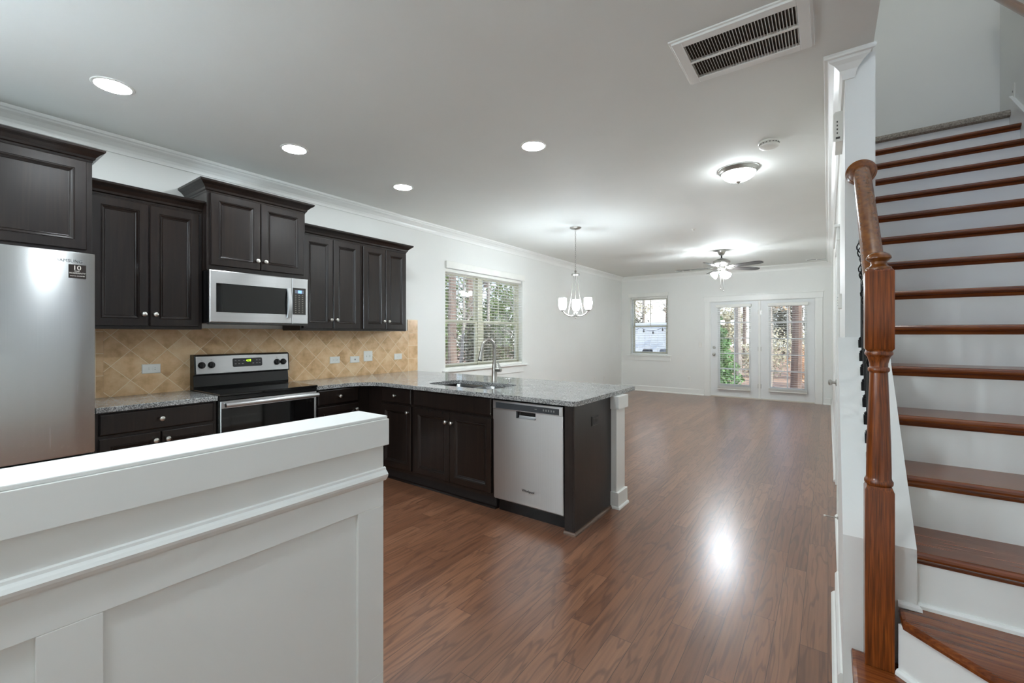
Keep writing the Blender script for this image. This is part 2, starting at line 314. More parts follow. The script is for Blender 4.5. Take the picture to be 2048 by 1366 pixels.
# ------------------------------------------------------------------ mesh helpers
class MB:
    def __init__(s): s.v = []; s.f = []; s.s = []

    def add(s, vs, fs, smooth=False):
        o = len(s.v); s.v += [tuple(p) for p in vs]
        s.f += [tuple(i + o for i in f) for f in fs]; s.s += [smooth] * len(fs)
        return s

    def box(s, x0, y0, z0, x1, y1, z1):
        vs = [(x0, y0, z0), (x1, y0, z0), (x1, y1, z0), (x0, y1, z0), (x0, y0, z1), (x1, y0, z1), (x1, y1, z1), (x0, y1, z1)]
        return s.add(vs, [(0, 3, 2, 1), (4, 5, 6, 7), (0, 1, 5, 4), (1, 2, 6, 5), (2, 3, 7, 6), (3, 0, 4, 7)])

    def fbox(s, F, u0, v0, w0, u1, v1, w1):
        vs = [F(a, b, c) for (a, b, c) in ((u0, v0, w0), (u1, v0, w0), (u1, v1, w0), (u0, v1, w0), (u0, v0, w1), (u1, v0, w1), (u1, v1, w1), (u0, v1, w1))]
        return s.add(vs, [(0, 3, 2, 1), (4, 5, 6, 7), (0, 1, 5, 4), (1, 2, 6, 5), (2, 3, 7, 6), (3, 0, 4, 7)])

    def loft(s, loops, cap0=True, cap1=True, smooth=False, closed=True):
        n = len(loops[0]); vs = [p for l in loops for p in l]; fs = []
        for i in range(len(loops) - 1):
            for j in range(n if closed else n - 1):
                k = (j + 1) % n
                fs.append((i * n + j, i * n + k, (i + 1) * n + k, (i + 1) * n + j))
        s.add(vs, fs, smooth); o = len(s.v) - len(vs)
        if cap0: s.f.append(tuple(o + j for j in range(n))[::-1]); s.s.append(False)
        if cap1: s.f.append(tuple(o + (len(loops) - 1) * n + j for j in range(n))); s.s.append(False)
        return s

    def panel(s, F, u0, u1, v0, v1, prof, cap0=True, cap1=True):
        loops = [[F(u0 + i, v0 + i, w), F(u1 - i, v0 + i, w), F(u1 - i, v1 - i, w), F(u0 + i, v1 - i, w)] for i, w in prof]
        return s.loft(loops, cap0, cap1)

    def lathe(s, prof, o=(0, 0, 0), axis=(0, 0, 1), n=24, caps=True):
        a = Vector(axis).normalized(); t = Vector((1, 0, 0)) if abs(a.x) < 0.9 else Vector((0, 1, 0))
        b = a.cross(t).normalized(); c = a.cross(b); o = Vector(o)
        loops = [[o + a * h + (b * math.cos(2 * PI * j / n) + c * math.sin(2 * PI * j / n)) * max(r, 1e-4) for j in range(n)] for r, h in prof]
        return s.loft(loops, caps, caps, True)

    def tube(s, pts, r, n=10, caps=True, smooth=True):
        pts = [Vector(p) for p in pts]; rs = r if isinstance(r, (list, tuple)) else [r] * len(pts)
        loops = []; prev = None
        for i, p in enumerate(pts):
            d = (pts[min(i + 1, len(pts) - 1)] - pts[max(i - 1, 0)]).normalized()
            if prev is None:
                t = Vector((0, 0, 1)) if abs(d.z) < 0.9 else Vector((1, 0, 0)); u = d.cross(t).normalized()
            else:
                u = (prev - d * prev.dot(d)).normalized()
            prev = u; q = d.cross(u)
            loops.append([p + (u * math.cos(2 * PI * j / n) + q * math.sin(2 * PI * j / n)) * rs[i] for j in range(n)])
        return s.loft(loops, caps, caps, smooth)

    def prism(s, poly, vec):
        vec = Vector(vec); a = [Vector(p) for p in poly]; b = [p + vec for p in a]
        return s.loft([a, b])

    def slab(s, outer, holes, z0, z1):
        polys = [[Vector((x, y, 0)) for x, y in outer]] + [[Vector((x, y, 0)) for x, y in h] for h in holes]
        flat = [p for pl in polys for p in pl]; tris = tessellate_polygon(polys); n = len(flat)
        vs = [(p.x, p.y, z1) for p in flat] + [(p.x, p.y, z0) for p in flat]; fs = []
        for t in tris:
            fs.append(tuple(t)); fs.append(tuple(i + n for i in t)[::-1])
        o = 0
        for pl in polys:
            m = len(pl)
            for i in range(m):
                a, b = o + i, o + (i + 1) % m; fs.append((a, b, b + n, a + n))
            o += m
        return s.add(vs, fs)

    def build(s, name, m, parent=None, bevel=0.0, angle=38, seg=2):
        off = Vector((0, 0, 0)); p = parent
        while p is not None: off += p.location; p = p.parent
        me = bpy.data.meshes.new(name)
        me.from_pydata([tuple(Vector(q) - off) for q in s.v], [], s.f)
        me.update()
        bm = bmesh.new(); bm.from_mesh(me); bmesh.ops.recalc_face_normals(bm, faces=bm.faces); bm.to_mesh(me); bm.free()
        if len(me.polygons) == len(s.s): me.polygons.foreach_set('use_smooth', s.s)
        if any(s.s):
            try: me.set_sharp_from_angle(angle=R(angle))
            except Exception: pass
        me.materials.append(m)
        o = bpy.data.objects.new(name, me); COL.objects.link(o)
        if parent is not None: o.parent = parent
        if bevel:
            md = o.modifiers.new('edge', 'BEVEL'); md.width = bevel; md.segments = seg; md.limit_method = 'ANGLE'; md.angle_limit = R(40)
        return o


def tag(o, label, cat, group=None, kind=None):
    if label: o['label'] = label
    if cat: o['category'] = cat
    if group: o['group'] = group
    if kind: o['kind'] = kind
    return o


def thing(name, label, cat, loc=(0, 0, 0), group=None, kind=None):
    o = bpy.data.objects.new(name, None); COL.objects.link(o); o.location = loc; o.empty_display_size = 0.1
    return tag(o, label, cat, group, kind)


def dup(root, delta, label, group=None):
    r = root.copy(); COL.objects.link(r); r.location = Vector(root.location) + Vector(delta)
    r['label'] = label
    if group: r['group'] = group
    def rec(src, dst):
        for ch in list(src.children):
            c = ch.copy(); COL.objects.link(c); c.parent = dst; rec(ch, c)
    rec(root, r)
    return r


def text(name, body, size, loc, rot, m, parent, align='CENTER', ext=0.0004):
    cu = bpy.data.curves.new(name, 'FONT'); cu.body = body; cu.size = size; cu.extrude = ext; cu.align_x = align; cu.align_y = 'CENTER'
    cu.materials.append(m)
    o = bpy.data.objects.new(name, cu); COL.objects.link(o)
    off = Vector((0, 0, 0)); p = parent
    while p is not None: off += p.location; p = p.parent
    o.rotation_euler = rot
    bpy.context.view_layer.update()
    me = bpy.data.meshes.new_from_object(o.evaluated_get(bpy.context.evaluated_depsgraph_get())); me.name = name
    bpy.data.objects.remove(o)
    q = bpy.data.objects.new(name, me); COL.objects.link(q)
    q.parent = parent; q.location = Vector(loc) - off; q.rotation_euler = rot
    return q


ROTX = (PI / 2, 0, PI / 2)   # lettering that faces +X
ROTY = (PI / 2, 0, 0)        # lettering that faces -Y


def FX(x0): return lambda u, v, w: (x0 + w, u, v)      # faces +X, u = y
def FNX(x0): return lambda u, v, w: (x0 - w, u, v)     # faces -X
def FY(y0): return lambda u, v, w: (u, y0 - w, v)      # faces -Y, u = x


# ------------------------------------------------------------------ room shell
XL, YB, H = -4.18, 10.47, 2.78
XR0, XR1, YW = 0.071, 0.192, 2.84       # wall between living room and stair
XS = 1.185                              # stair right wall
YF = -3.2                               # front wall
T = 0.16
UP = 5.6


def wall_boxes(mb, F, u0, u1, z0, z1, depth, holes):
    """wall in F coordinates, thickness behind the face, with rectangular openings"""
    holes = sorted(holes); u = u0
    for a, b, c, d in holes:
        if a > u: mb.fbox(F, u, z0, -depth, a, z1, 0)
        if c > z0: mb.fbox(F, a, z0, -depth, b, c, 0)
        if d < z1: mb.fbox(F, a, d, -depth, b, z1, 0)
        u = b
    if u < u1: mb.fbox(F, u, z0, -depth, u1, z1, 0)
    return mb


W1 = (4.265, 6.105, 0.875, 2.265)
W2 = (-3.945, -3.04, 0.865, 2.27)
DOORS = (-2.13, -0.19, 0.0, 2.095)
W3 = (-3.4, -1.9, 0.7, 2.3)  # opening for the unseen window added in the front wall
tag(MB().box(XL - T, YF - T, -0.12, XS + T, YB + T, 0).build('floor', FLOOR), 'reddish brown hardwood plank floor running through the whole open room', 'floor', kind='structure')
m = MB().box(XL - T, YF - T, H, XR1 - 0.012, YB + T, H + 0.3); m.box(XR1 - 0.012, YF - T, H, XS + T, 0.25, H + 0.3)
tag(m.build('ceiling', CEIL), 'flat white painted ceiling over the kitchen and living room', 'ceiling', kind='structure')
tag(wall_boxes(MB(), FX(XL), YF - T, YB + T, 0, H, T, [W1]).build('wall_left', WALL), 'white wall behind the cabinets with the wide window', 'wall', kind='structure')
tag(wall_boxes(MB(), FY(YB), XL, XR1, 0, H, T, [W2, DOORS]).build('wall_back', WALL), 'white far wall with the small window and the glazed double doors', 'wall', kind='structure')
m = MB().box(XR0, YW, 0, XR1, YB, H); m.box(XR0, YW, H + 0.3, XR1, 5.45, UP)
tag(m.build('wall_right', WALL), 'white wall dividing the living room from the staircase', 'wall', kind='structure')
m = MB().box(XS, YF - T, 0, XS + T, 5.45 + T, UP)
tag(m.build('wall_stair_side', WALL), 'white wall on the right side of the staircase', 'wall', kind='structure')
m = MB().box(XR0, 5.45, 3.02, XS + T, 5.45 + T, UP)
tag(m.build('wall_stair_top', WALL), 'plain grey white wall above the carpeted top of the stairs', 'wall', kind='structure')
m = MB(); wall_boxes(m, lambda u, v, w: (u, YF + w, v), XL, XS, 0, H, T, [W3])
tag(m.build('wall_front', WALL), 'white front wall behind the viewer', 'wall', kind='structure')
m = MB().box(XR1 - 0.012, 0.25, H, XS + T, 0.25 + 0.12, UP); m.box(XR0, 0.25, UP, XS + T, 5.45 + T, UP + 0.1)
tag(m.build('ceiling_stairwell', CEIL), 'ceiling and header high above the stairwell', 'ceiling', kind='structure')
m = MB().box(XR0, 5.125, 3.0, XS + T, 5.45, 3.1)
tag(m.build('floor_upper', CARPET), 'upper landing floor at the head of the stairs', 'floor', kind='structure')

# crown moulding
CP = [(0.0006, 0), (0.010, 0.0), (0.012, 0.014), (0.014, 0.024), (0.022, 0.042), (0.045, 0.066), (0.066, 0.078), (0.072, 0.088), (0.086, 0.09), (0.09, 0.098), (0.09, 0.11)]  # (out, up)


def crown(name, P, label):
    """P(out, up, end) -> the two end points"""
    a = [P(o, u, 0) for o, u in CP] + [P(0.0006, 0.11, 0)]; b = [P(o, u, 1) for o, u in CP] + [P(0.0006, 0.11, 1)]
    tag(MB().loft([a, b]).build(name, TRIM), label, 'crown moulding', kind='structure')


Z0 = H - 0.1105
crown('trim_1', lambda o, u, e: (XL + o, (YF + 0.02) if e == 0 else YB - o, Z0 + u), 'white crown moulding along the cabinet wall')
crown('trim_2', lambda o, u, e: ((XL + o) if e == 0 else XR0 - o, YB - o, Z0 + u), 'white crown moulding along the far wall')
crown('trim_3', lambda o, u, e: (XR0 - o, (YW - o) if e == 0 else YB - o, Z0 + u), 'white crown moulding along the dividing wall by the stairs')
crown('trim_4', lambda o, u, e: ((XR0 - o) if e == 0 else XR1 - 0.09 + o, YW - o, Z0 + u), 'short white crown moulding return on the end of the dividing wall')


def baseboard(name, F, u0, u1, label, h=0.13):
    m = MB(); pr = [(0, 0), (0.03, 0), (0.03, 0.012), (0.022, 0.022), (0.014, 0.026), (0.014, h - 0.012), (0.006, h), (0, h)]
    m.loft([[F(u0, v, w) for w, v in pr], [F(u1, v, w) for w, v in pr]])
    tag(m.build(name, TRIM), label, 'baseboard', kind='structure')


baseboard('baseboard_left', FX(XL), 3.75, YB - 0.03, 'white baseboard under the wide window')
baseboard('baseboard_back_left', FY(YB), XL + 0.03, -2.245, 'white baseboard left of the double doors')
baseboard('baseboard_back_right', FY(YB), -0.075, XR0 - 0.03, 'white baseboard right of the double doors')
baseboard('baseboard_right_near', FNX(XR0), YW + 0.03, 4.06, 'white baseboard before the closet door')
baseboard('baseboard_right_far', FNX(XR0), 5.03, YB - 0.03, 'white baseboard beyond the closet door')
baseboard('baseboard_stair', FNX(0.043), 1.99, YW - 0.005, 'white baseboard along the stair knee wall')

# ---- near half wall with recessed panels
hw = thing('wall_near', 'white panelled half wall in front of the kitchen', 'half wall', kind='structure')
Y1, Y0 = 1.017, -1.6
MB().box(-1.435, Y0, 0, -1.320, Y1, 0.96).build('wall_core', TRIM, hw)
m = MB().box(-1.32, Y0, 0.742, -1.307, Y1, 0.962); m.box(-1.32, Y0, 0, -1.307, Y1, 0.14)
for a, b in ((0.912, Y1), (0.157, 0.26), (-0.60, -0.497), (-1.35, -1.25)): m.box(-1.32, a, 0.14, -1.307, b, 0.742)
m.build('panel_frame', TRIM, hw, 0.0015)
m = MB(); pr = [(0, 0.83), (0.006, 0.832), (0.012, 0.838), (0.018, 0.848), (0.02, 0.856), (0.014, 0.864), (0.007, 0.870), (0.006, 0.877), (0, 0.88)]
m.loft([[(-1.307 + o, Y0, z) for o, z in pr], [(-1.307 + o, Y1 + 0.006, z) for o, z in pr]]); m.build('chair_rail', TRIM, hw)
m = MB().box(-1.455, Y0, 0.962, -1.285, Y1 + 0.008, 1.056); m.build('cap_apron', TRIM, hw, 0.002)
m = MB().box(-1.459, Y0, 1.056, -1.289, Y1 + 0.004, 1.067); m.build('cap', TRIM, hw, 0.003)

# ---- stair knee wall
m = MB()
m.prism([(0.043, 1.955, 0), (0.043, YW, 0), (0.043, YW, 1.345), (0.043, 1.955, 0.648)], (0.195, 0, 0))
tag(m.build('wall_stair_knee', TRIM), 'white sloped knee wall under the stair balusters', 'knee wall', kind='structure')


# ------------------------------------------------------------------ windows and doors
def fr(m, F, u0, u1, v0, v1, t, w0, w1):
    m.fbox(F, u0, v0, w0, u0 + t, v1, w1); m.fbox(F, u1 - t, v0, w0, u1, v1, w1)
    m.fbox(F, u0 + t, v0, w0, u1 - t, v0 + t, w1); m.fbox(F, u0 + t, v1 - t, w0, u1 - t, v1, w1)


def pane(F, u0, u1, v0, v1, w, parent):
    return MB().fbox(F, u0, v0, w - 0.003, u1, v1, w).build('glass_pane', GLASS, parent)


win = thing('window_1', 'wide pair of sash windows over the peninsula on the cabinet wall', 'window', (XL - 0.1, 5.18, 0.875), kind='structure')
F = FX(XL)
u0, u1, v0, v1 = W1; mid = 5.085; vm = 1.55
m = MB(); fr(m, F, u0 + 0.001, u1 - 0.001, v0 + 0.002, v1 - 0.001, 0.035, -0.15, -0.08); m.fbox(F, mid - 0.055, v0 + 0.03, -0.15, mid + 0.055, v1 - 0.03, -0.075); m.build('window_frame', VINYL, win, 0.002)
for a, b in ((u0 + 0.036, mid - 0.056), (mid + 0.056, u1 - 0.036)):
    m = MB(); fr(m, F, a, b, vm - 0.02, v1 - 0.036, 0.035, -0.145, -0.12); sa = m.build('sash', VINYL, win, 0.002)
    pane(F, a + 0.036, b - 0.036, vm + 0.016, v1 - 0.072, -0.132, sa)
    c = (a + b) / 2
    MB().fbox(F, c - 0.006, vm + 0.016, -0.138, c + 0.006, v1 - 0.072, -0.128).build('muntin', VINYL, sa)
    m = MB(); fr(m, F, a, b, v0 + 0.04, vm + 0.02, 0.04, -0.118, -0.088); sa = m.build('sash', VINYL, win, 0.002)
    pane(F, a + 0.041, b - 0.041, v0 + 0.081, vm - 0.021, -0.103, sa)
    MB().fbox(F, c - 0.02, vm + 0.021, -0.115, c + 0.02, vm + 0.032, -0.09).build('sash_lock', VINYL, sa)
MB().fbox(F, u0 - 0.06, v0 - 0.022, 0.0005, u1 + 0.09, v0, 0.05).fbox(F, u0 + 0.001, v0 - 0.022, -0.075, u1 - 0.001, v0 + 0.0015, 0.0004).build('window_sill', TRIM, win, 0.003)
MB().fbox(F, u0 - 0.02, v0 - 0.135, 0.0006, u1 + 0.0, v0 - 0.023, 0.016).build('apron', TRIM, win, 0.002)

win = thing('window_2', 'small sash window near the left corner of the far wall', 'window', (-3.49, YB + 0.1, 0.865), kind='structure')
F = FY(YB)
u0, u1, v0, v1 = W2; vm = 1.56
m = MB(); fr(m, F, u0 + 0.001, u1 - 0.001, v0 + 0.002, v1 - 0.001, 0.035, -0.15, -0.08); m.build('window_frame', VINYLW, win, 0.002)
a, b = u0 + 0.036, u1 - 0.036; c = (a + b) / 2
m = MB(); fr(m, F, a, b, vm - 0.02, v1 - 0.036, 0.035, -0.145, -0.12); sa = m.build('sash', VINYL, win, 0.002)
pane(F, a + 0.036, b - 0.036, vm + 0.016, v1 - 0.072, -0.132, sa)
MB().fbox(F, c - 0.008, vm + 0.016, -0.138, c + 0.008, v1 - 0.072, -0.128).build('muntin', VINYL, sa)
m = MB(); fr(m, F, a, b, v0 + 0.04, vm + 0.02, 0.04, -0.118, -0.088); sa = m.build('sash', VINYL, win, 0.002)
pane(F, a + 0.041, b - 0.041, v0 + 0.081, vm - 0.021, -0.103, sa)
MB().fbox(F, u0 - 0.07, v0 - 0.022, 0.0005, u1 + 0.08, v0, 0.045).fbox(F, u0 + 0.001, v0 - 0.022, -0.075, u1 - 0.001, v0 + 0.0015, 0.0004).build('window_sill', TRIM, win, 0.003)
MB().fbox(F, u0 - 0.04, v0 - 0.125, 0.0006, u1 + 0.06, v0 - 0.023, 0.016).build('apron', TRIM, win, 0.002)

win = thing('fill_window', 'front window behind the viewer', 'window', (-2.65, YF - 0.1, 0.7), kind='structure')  # out of view, added so daylight fills the room from behind
F = lambda u, v, w: (u, YF + w, v)
m = MB(); fr(m, F, W3[0] + 0.001, W3[1] - 0.001, W3[2] + 0.001, W3[3] - 0.001, 0.05, -0.12, -0.06); m.fbox(F, W3[0] + 0.05, 1.48, -0.12, W3[1] - 0.05, 1.53, -0.06); m.build('window_frame', VINYLW, win)
pane(F, W3[0] + 0.051, W3[1] - 0.051, W3[2] + 0.051, W3[3] - 0.051, -0.09, win)


def blind(label, F, u0, u1, vt, vb, w, val, nladder, rail_h=0.03, pitch=0.0432, tilt=4.0, group='white slatted blinds', stack=0, valw=0.03):
    p0 = F((u0 + u1) / 2, vt, w); b = thing('window_blind', label, 'blind', p0, group)
    vu0, vu1, vz0, vz1 = val
    m = MB().fbox(F, vu0, vz0, w + valw - 0.012, vu1, vz1, w + valw); m.fbox(F, vu0, vz0, w - 0.02, vu0 + 0.01, vz1, w + valw - 0.012); m.fbox(F, vu1 - 0.01, vz0, w - 0.02, vu1, vz1, w + valw - 0.012)
    m.build('valance', BLIND, b, 0.003)
    MB().fbox(F, u0 + 0.012, vt - 0.045, w - 0.022, u1 - 0.012, vt - 0.002, w + 0.014).build('head_rail', BLIND, b)
    m = MB(); z = vt - 0.06; ct, st = math.cos(R(tilt)), math.sin(R(tilt)); hd = 0.0245
    zs = []
    while z > vb + rail_h + 0.02 + stack * 0.005:
        zs.append(z); z -= pitch
    zs += [vb + rail_h + 0.006 + 0.005 * i for i in range(stack)]
    for z in zs:
        q = []
        for du in (u0, u1):
            q.append([F(du, z + st * a + c * 0.0017, w + ct * a) for a, c in ((-hd, -1), (hd, -1), (hd, 1), (-hd, 1))])
        m.loft(q)
    m.build('slats', BLIND, b)
    MB().fbox(F, u0, vb, w - 0.025, u1, vb + rail_h, w + 0.025).build('bottom_rail', BLIND, b, 0.003)
    m = MB()
    for i in range(nladder):
        uu = u0 + 0.09 + (u1 - u0 - 0.18) * i / (nladder - 1)
        for ww in (w - 0.026, w + 0.026):
            m.tube([F(uu, vb + rail_h, ww), F(uu, vt - 0.03, ww)], 0.0011, 5)
    m.build('ladder_cords', BLIND, b)
    return b


blind('white slatted blind across the wide window behind the faucet', FX(XL), W1[0] + 0.006, W1[1] - 0.006, W1[3] - 0.003, W1[2] + 0.004, -0.035, (W1[0] - 0.002, W1[1] + 0.035, 2.262, 2.355), 6, valw=0.065)
blind('white slatted blind in the small window of the far wall', FY(YB), W2[0] + 0.006, W2[1] - 0.006, W2[3] - 0.003, W2[2] + 0.004, -0.035, (W2[0] - 0.045, W2[1] + 0.005, 2.268, 2.36), 3, valw=0.065)


def glazed_door(name, u0, u1, g, label, lock):
    d = thing(name, label, 'door', ((u0 + u1) / 2, YB + 0.03, 0.02), kind='structure')
    F = FY(YB); w0, w1 = -0.055, -0.012; v0, v1 = 0.022, 2.072
    gu0, gu1, gv0, gv1 = g
    m = MB(); m.fbox(F, u0, v0, w0, gu0, v1, w1); m.fbox(F, gu1, v0, w0, u1, v1, w1); m.fbox(F, gu0, v0, w0, gu1, gv0, w1); m.fbox(F, gu0, gv1, w0, gu1, v1, w1)
    m.build('door_leaf', DOORP, d, 0.002)
    m = MB(); fr(m, F, gu0 - 0.03, gu1 + 0.03, gv0 - 0.03, gv1 + 0.03, 0.034, w1 + 0.0003, w1 + 0.008); m.build('glazing_bead', DOORP, d, 0.003)
    gp = pane(F, gu0, gu1, gv0, gv1, -0.03, d)
    m = MB(); c = (gu0 + gu1) / 2; m.fbox(F, c - 0.011, gv0, -0.029, c + 0.011, gv1, -0.021)
    for i in range(1, 5):
        z = gv0 + (gv1 - gv0) * i / 5; m.fbox(F, gu0, z - 0.011, -0.0285, gu1, z + 0.011, -0.0215)
    m.build('grille', DOORP, gp)
    if lock:
        kx = u0 + 0.065
        k = MB().lathe([(0.032, 0), (0.032, 0.006), (0.012, 0.01), (0.012, 0.028), (0.026, 0.034), (0.029, 0.046), (0.024, 0.058), (0.008, 0.063)], F(kx, 0.93, w1), (0, -1, 0)); k.build('door_knob', NICKEL, d)
        MB().lathe([(0.03, 0), (0.03, 0.008), (0.024, 0.016), (0.012, 0.018)], F(kx, 1.075, w1), (0, -1, 0)).fbox(F, kx - 0.005, 1.06, w1 + 0.018, kx + 0.005, 1.09, w1 + 0.028).build('deadbolt', NICKEL, d)
    for z in (0.28, 1.06, 1.83):
        MB().fbox(F, (u1 if lock else u0) - 0.008 + (0 if lock else 0.004), z - 0.045, w1 + 0.0005, (u1 if lock else u0) + (0.004 if lock else 0.012), z + 0.045, w1 + 0.006).build('hinge', NICKEL, d)
    return d


glazed_door('door_1', -2.108, -1.186, (-1.925, -1.352, 0.285, 1.955), 'white glazed door leaf with knob and deadbolt, left of the pair', True)
glazed_door('door_2', -1.142, -0.212, (-0.96, -0.376, 0.275, 1.95), 'white glazed door leaf without knob, right of the pair', False)
F = FY(YB)
m = MB(); m.fbox(F, -2.235, 0, 0.0005, -2.125, 2.085, 0.02); m.fbox(F, -0.195, 0, 0.0005, -0.085, 2.085, 0.02)
m.fbox(F, -2.245, 2.085, 0.0005, -0.075, 2.20, 0.024); m.fbox(F, -2.262, 2.20, 0.0005, -0.058, 2.222, 0.042)
m.fbox(F, -2.129, 0.002, -0.15, -2.109, 2.094, 0.0); m.fbox(F, -0.211, 0.002, -0.15, -0.191, 2.094, 0.0); m.fbox(F, -2.109, 2.074, -0.15, -0.211, 2.094, 0.0)
m.fbox(F, -1.185, 0.02, -0.07, -1.143, 2.073, -0.004)
tag(m.build('trim_5', TRIM, None, 0.002), 'white casing and head trim around the double doors', 'door casing', kind='structure')
m = MB().fbox(F, -2.108, 0.001, -0.15, -0.212, 0.02, 0.015)
tag(m.build('trim_6', mat('threshold_metal', (214, 206, 194), 0.4)), 'pale threshold under the double doors', 'threshold', kind='structure')
blind('white slatted blind on the door with the knob', FY(YB), -1.962, -1.325, 1.998, 0.17, 0.03, (-1.998, -1.312, 1.952, 2.01), 2, 0.025, 0.0432, 4.0, stack=9, valw=0.035)
blind('white slatted blind on the door without a knob', FY(YB), -0.995, -0.335, 1.998, 0.185, 0.03, (-1.01, -0.315, 1.948, 2.008), 2, 0.025, 0.0432, 4.0, stack=9, valw=0.035)

# closet door in the dividing wall, seen edge on
d = thing('door_3', 'white closet door in the dividing wall, seen nearly edge on', 'door', (XR0, 4.54, 0.0), kind='structure')
F = FNX(XR0)
MB().panel(F, 4.15, 4.93, 0.012, 2.05, [(0, 0.0005), (0, 0.006), (0.004, 0.009)]).build('door_leaf', DOORP, d)
m = MB(); m.fbox(F, 4.06, 0, 0.0005, 4.148, 2.06, 0.018); m.fbox(F, 4.932, 0, 0.0005, 5.02, 2.06, 0.018); m.fbox(F, 4.05, 2.06, 0.0005, 5.03, 2.155, 0.02); m.fbox(F, 4.035, 2.155, 0.0005, 5.045, 2.175, 0.034)
m.build('door_casing', TRIM, d, 0.002)
MB().lathe([(0.03, 0), (0.03, 0.006), (0.011, 0.012), (0.011, 0.03), (0.024, 0.036), (0.028, 0.048), (0.022, 0.058), (0.006, 0.062)], F(4.87, 0.93, 0.009), (-1, 0, 0)).build('door_knob', NICKEL, d)
ds = thing('door_stop', 'slim spring door stop sticking out low by the stair wall', 'door stop', (XR0, 3.75, 0.1))
MB().lathe([(0.010, 0), (0.010, 0.006), (0.004, 0.008), (0.004, 0.07)], (XR0 - 0.0142, 3.75, 0.1), (-1, 0, 0), 10).build('spring', NICKEL, ds)
MB().lathe([(0.006, 0), (0.007, 0.004), (0.006, 0.012)], (XR0 - 0.0842, 3.75, 0.1), (-1, 0, 0), 10).build('rubber_tip', PLASTIC, ds)

# ------------------------------------------------------------------ kitchen: cabinets
DP = [(0, 0), (0, 0.016), (0.003, 0.020), (0.050, 0.020), (0.0525, 0.0165), (0.0545, 0.0165), (0.057, 0.019), (0.0605, 0.016), (0.066, 0.0105), (0.071, 0.0085), (0.0725, 0.011), (0.0755, 0.008)]
WP = [(0, 0), (0, 0.014), (0.005, 0.0185), (0.009, 0.020)]


def knob(F, u, v, w, parent):
    n = F(0, 0, 1); o = F(0, 0, 0); ax = (n[0] - o[0], n[1] - o[1], n[2] - o[2])
    return MB().lathe([(0.008, 0), (0.0075, 0.004), (0.0055, 0.009), (0.007, 0.014), (0.014, 0.018), (0.0165, 0.023), (0.0145, 0.029), (0.007, 0.033), (0.001, 0.034)], F(u, v, w), ax, 18).build('knob', KNOB, parent)


def door(F, u0, u1, v0, v1, parent, k=None, name='door'):
    d = MB().panel(F, u0, u1, v0, v1, DP).build(name, ESP, parent)
    if k: knob(F, k[0], k[1], 0.0202, d)
    return d


def drawer(F, u0, u1, v0, v1, parent, k=True):
    d = MB().panel(F, u0, u1, v0, v1, WP).build('drawer_front', ESP, parent)
    if k: knob(F, (u0 + u1) / 2, (v0 + v1) / 2, 0.0202, d)
    return d


CCP = [(0.002, 0), (0.004, 0.012), (0.012, 0.018), (0.016, 0.032), (0.034, 0.052), (0.044, 0.060), (0.05, 0.064), (0.058, 0.072), (0.06, 0.085), (0.0, 0.085)]


def cab_crown(F, u0, u1, vz, depth, parent, left, right, sc=1.0):
    """crown on front (and returns) of a wall cabinet box; depth is wall distance behind the face"""
    m = MB(); pr = [(o * sc, z * sc) for o, z in CCP]
    path = []
    def pt(k, o, z):
        if k == 0: return F(u0 - o, vz + z, -depth)
        if k == 1: return F(u0 - (o if left else 0), vz + z, o)
        if k == 2: return F(u1 + (o if right else 0), vz + z, o)
        return F(u1 + o, vz + z, -depth)
    ks = ([0] if left else []) + [1, 2] + ([3] if right else [])
    m.loft([[pt(k, o, z) for o, z in pr] for k in ks])
    m.fbox(F, u0 + 0.001, vz, -depth + 0.001, u1 - 0.001, vz + 0.01, -0.001)
    return m.build('crown_moulding', ESP, parent)


UPG = 'dark wall cabinets'
XU = -3.865    # face of the shallow wall cabinets (doors stand 20 mm proud)


def wall_cab(label, xf, y0, y1, zb, zd0, zd1, zt, doors, knobz, crown_args, filler=0.0):
    c = thing('wall_cabinet', label, 'cabinet', (XL, (y0 + y1) / 2, zb), UPG)
    F = FX(xf)
    MB().box(XL + 0.001, y0 + 0.0006, zb, xf, y1 - 0.0006, zt).build('cabinet_body', ESP, c, 0.0015)
    n = len(doors)
    for i, (a, b) in enumerate(doors):
        k = None
        if n == 2: k = ((b - 0.028) if i == 0 else (a + 0.028), knobz)
        elif knobz: k = (b - 0.03, knobz)
        door(F, a, b, zd0, zd1, c, k)
    cab_crown(F, y0, y1, zt, xf - XL - 0.002, c, *crown_args)
    return c


wall_cab('deep dark cabinet over the refrigerator', -3.59, -0.31, 0.664, 1.838, 1.862, 2.385, 2.392, [(-0.29, 0.17), (0.176, 0.636)], 1.93, (True, True, 0.88))
wall_cab('dark two door wall cabinet between the refrigerator and the microwave', XU, 0.6646, 1.328, 1.398, 1.418, 2.264, 2.276, [(0.70, 1.0), (1.008, 1.302)], 1.50, (False, False))
wall_cab('short deep dark cabinet above the microwave', -3.78, 1.3286, 2.09, 1.845, 1.885, 2.428, 2.432, [(1.352, 1.705), (1.711, 2.07)], 1.955, (True, True))
wall_cab('dark two door wall cabinet just right of the microwave', XU, 2.0906, 2.722, 1.398, 1.418, 2.264, 2.276, [(2.112, 2.405), (2.412, 2.704)], 1.50, (False, False))
wall_cab('dark two door wall cabinet at the right end of the run', XU, 2.7226, 3.318, 1.398, 1.418, 2.264, 2.276, [(2.744, 3.02), (3.027, 3.302)], 1.50, (False, True))

